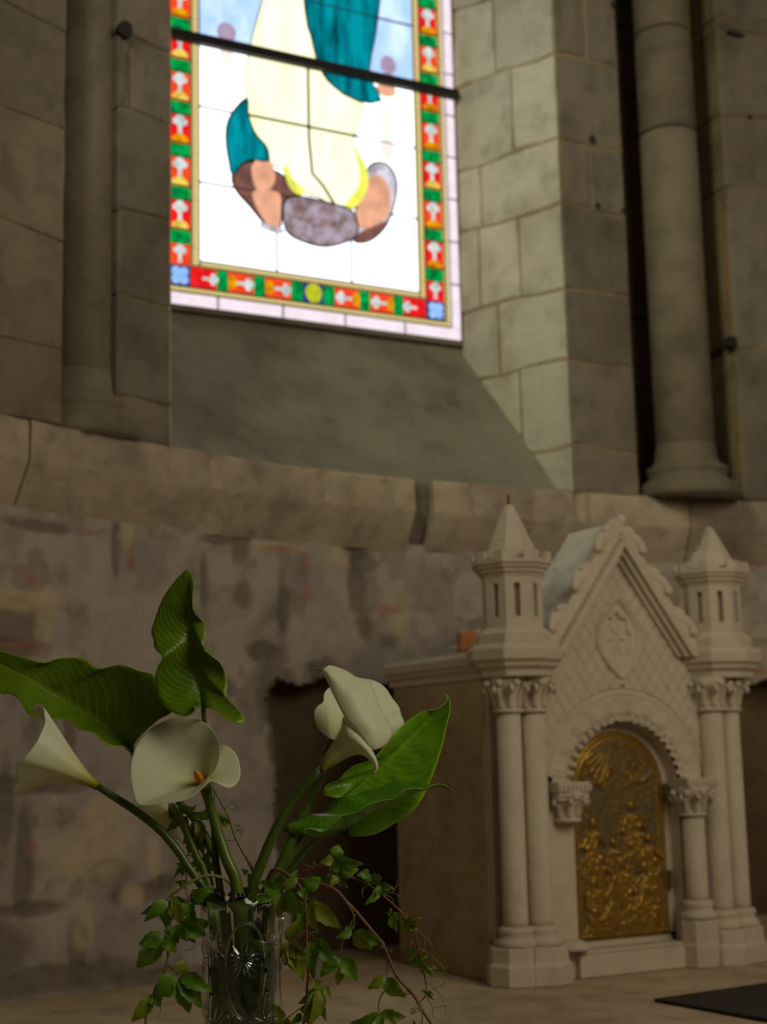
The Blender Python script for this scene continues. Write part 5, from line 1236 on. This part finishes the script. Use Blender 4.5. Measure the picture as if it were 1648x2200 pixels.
# vine D: thin, furthest right
vn = empty('creeper_vine', c4(520, 350), label='thin creeper shoot with small leaves and yellow tendrils, nearest the tabernacle', cat='vine')
stem('vine_stem', [c4(20, 560, .012), c4(150, 420, .008), c4(330, 350, .0), c4(520, 350, -.002), c4(660, 405, -.002), c4(790, 445, -.002), c4(900, 520, 0), c4(960, 570, 0), c4(1110, 710, 0), c4(1165, 800, 0), c4(1215, 860, 0), c4(1250, 990, 0), c4(1290, 1150, 0), c4(1312, 1300, 0), c4(1316, 1400, 0), c4(1250, 1480, 0)], [.0013, .0013, .0013, .0012, .0010, .0008, .0006], M['petiole'], vn, 7, 70)
for cen, tips in [((540, 245), [(592, 122, 46), (424, 288, 36), (788, 298, 52), (645, 415, 44), (518, 378, 30)]), ((572, 395), [(428, 455, 36), (747, 328, 42), (648, 498, 30), (515, 472, 30)]), ((850, 385), [(742, 378, 34), (948, 432, 34), (935, 482, 30), (780, 452, 30)]),
                  ((930, 475), [(808, 642, 34), (1037, 500, 28), (965, 555, 30), (900, 540, 20)]), ((1028, 712), [(1066, 872, 34), (1117, 747, 26), (985, 705, 16), (1020, 672, 14)]), ((1165, 825), [(1272, 740, 30), (1125, 890, 26), (1228, 842, 22), (1145, 705, 36), (1112, 830, 18)]),
                  ((1225, 1060), [(1178, 1008, 22), (1190, 1157, 24), (1278, 1145, 28), (1175, 1085, 16)]), ((1290, 1155), [(1312, 1060, 24), (1406, 1170, 22), (1372, 1240, 20), (1280, 1225, 18)]), ((1320, 1385), [(1280, 1355, 12), (1382, 1385, 16), (1370, 1425, 14), (1290, 1370, 10)])]:
    comp_leaf(vn, c4, cen, tips, -.002, None, 'creepy' if cen[1] > 600 else 'creep')
tendrils(vn, c4, [[(500, 345), (430, 330), (380, 300), (340, 320), (280, 290)], [(490, 330), (420, 310), (350, 330), (300, 310)], [(480, 290), (440, 270), (400, 330), (360, 280), (330, 350), (350, 385)], [(950, 555), (1030, 540), (1080, 570), (1085, 610), (1120, 650)], [(1030, 545), (1070, 480), (1068, 435)], [(1080, 570), (1110, 530)],
    [(960, 560), (1020, 580), (1045, 630)], [(830, 480), (790, 500), (775, 560), (790, 580)], curly(815, 455, 40, 12, 10), [(1220, 830), (1300, 910), (1365, 985), (1360, 1050)], [(1330, 910), (1350, 980), (1378, 995)], [(1255, 1010), (1340, 1055), (1400, 1110), (1460, 1170), (1515, 1268)],
    [(1400, 1110), (1450, 1160), (1498, 1172)], [(1360, 1060), (1370, 1140)], [(1300, 920), (1300, 1000), (1280, 1050)], [(1205, 870), (1200, 930), (1185, 985)], [(1315, 1290), (1380, 1345), (1440, 1410), (1480, 1500)], [(1380, 1345), (1440, 1330), (1478, 1290)], [(1320, 1420), (1370, 1510), (1375, 1580), (1440, 1620)],
    [(1370, 1510), (1480, 1500), (1475, 1580)], [(1440, 1160), (1490, 1240), (1515, 1262)]], 0, .0005)
# twig rising behind the big flower's stem
vn = empty('creeper_vine', c1(1590, 1950), label='bare brown twig with a dried tendril rising right of the big flower stem', cat='vine')
stem('vine_stem', [c1(1640, 2100, .01), c1(1590, 1955, .014), c1(1490, 1765, .018), c1(1440, 1620, .02), c1(1345, 1450, .022)], [.0015, .0014, .0013, .0010], M['vine'], vn, 7, 24)
tendrils(vn, c1, [curly(1500, 1700, 26, 10, 11), curly(1510, 1730, 22, 9, 12), [(1500, 1790), (1530, 1740), (1545, 1690)], [(1430, 1570), (1460, 1540), (1500, 1560), (1525, 1600)], [(1490, 1780), (1425, 1785)], [(1440, 1560), (1470, 1590), (1500, 1570)]], .018)
# foliage tuft behind the stems
vn = empty('creeper_vine', c1(1240, 1660, .03), label='dark creeper shoot behind the stems under the big open flower', cat='vine')
stem('vine_stem', [c1(1350, 2080, .02), c1(1300, 1900, .03), c1(1220, 1750, .032), c1(1180, 1640, .03), c1(1240, 1560, .03)], [.0012, .0011, .0009], M['redvine'], vn, 6, 24)
for cen, tips in [((1170, 1620), [(1130, 1545, 26), (1230, 1560, 30), (1050, 1720, 24), (1290, 1600, 26), (1150, 1710, 28)]), ((1240, 1640), [(1330, 1780, 34), (1400, 1600, 26), (1290, 1860, 28), (1210, 1780, 26)]), ((1215, 1760), [(1150, 1790, 24), (1240, 1890, 26), (1270, 1820, 26), (1190, 1860, 22)]),
                  ((1390, 1660), [(1470, 1665, 24), (1430, 1610, 18), (1340, 1650, 16)]), ((1300, 1930), [(1240, 1970, 24), (1320, 1840, 22), (1370, 1960, 24), (1180, 1930, 20)]), ((1560, 2000), [(1640, 2050, 30), (1540, 1960, 16)])]:
    comp_leaf(vn, c1, cen, tips, .030)
vn = empty('creeper_vine', c1(1180, 1950, .05), label='small thin creeper sprig hanging behind the left stems', cat='vine')
stem('vine_stem', [c1(1300, 2000, .03), c1(1210, 1880, .05), c1(1175, 1900, .055), c1(1180, 2050, .055)], [.0010, .0009, .0008], M['redvine'], vn, 6, 20)
comp_leaf(vn, c1, (1160, 1930), [(1115, 1925, 12), (1100, 2010, 12), (1150, 2010, 14)], .055)
comp_leaf(vn, c1, (1180, 2040), [(1100, 2045, 14), (1130, 2090, 14)], .055)
# creeper leaves pushed down inside the vase
vn = empty('creeper_vine', (VX, VY, .08), label='creeper leaves crowded inside the crystal vase', cat='vine')
random.seed(5)
stem('vine_stem', [np.array([VX+.004, VY-.006, .23]), np.array([VX-.012, VY-.010, .17]), np.array([VX+.010, VY-.016, .11]), np.array([VX-.004, VY-.006, .04])], .0013, M['vine'], vn, 6, 20)
for k in range(26):
    a = va+random.uniform(-1.8, 1.8); z = random.uniform(.05, .215); cpt = np.array([VX+.010*math.cos(a), VY+.010*math.sin(a), z])
    e = empty('leaf', (0, 0, 0)); e.parent = vn; e.location = Vector(cpt)-vn.location
    for q in range(4):
        b = random.uniform(-1.2, 1.2)+a; d = np.array([.022*math.cos(b), .022*math.sin(b), random.uniform(-.028, .022)])
        leaflet(cpt, cpt+d, .0110, .001, .1, seed=900+k*10+q, parent=e, mat='leafd')
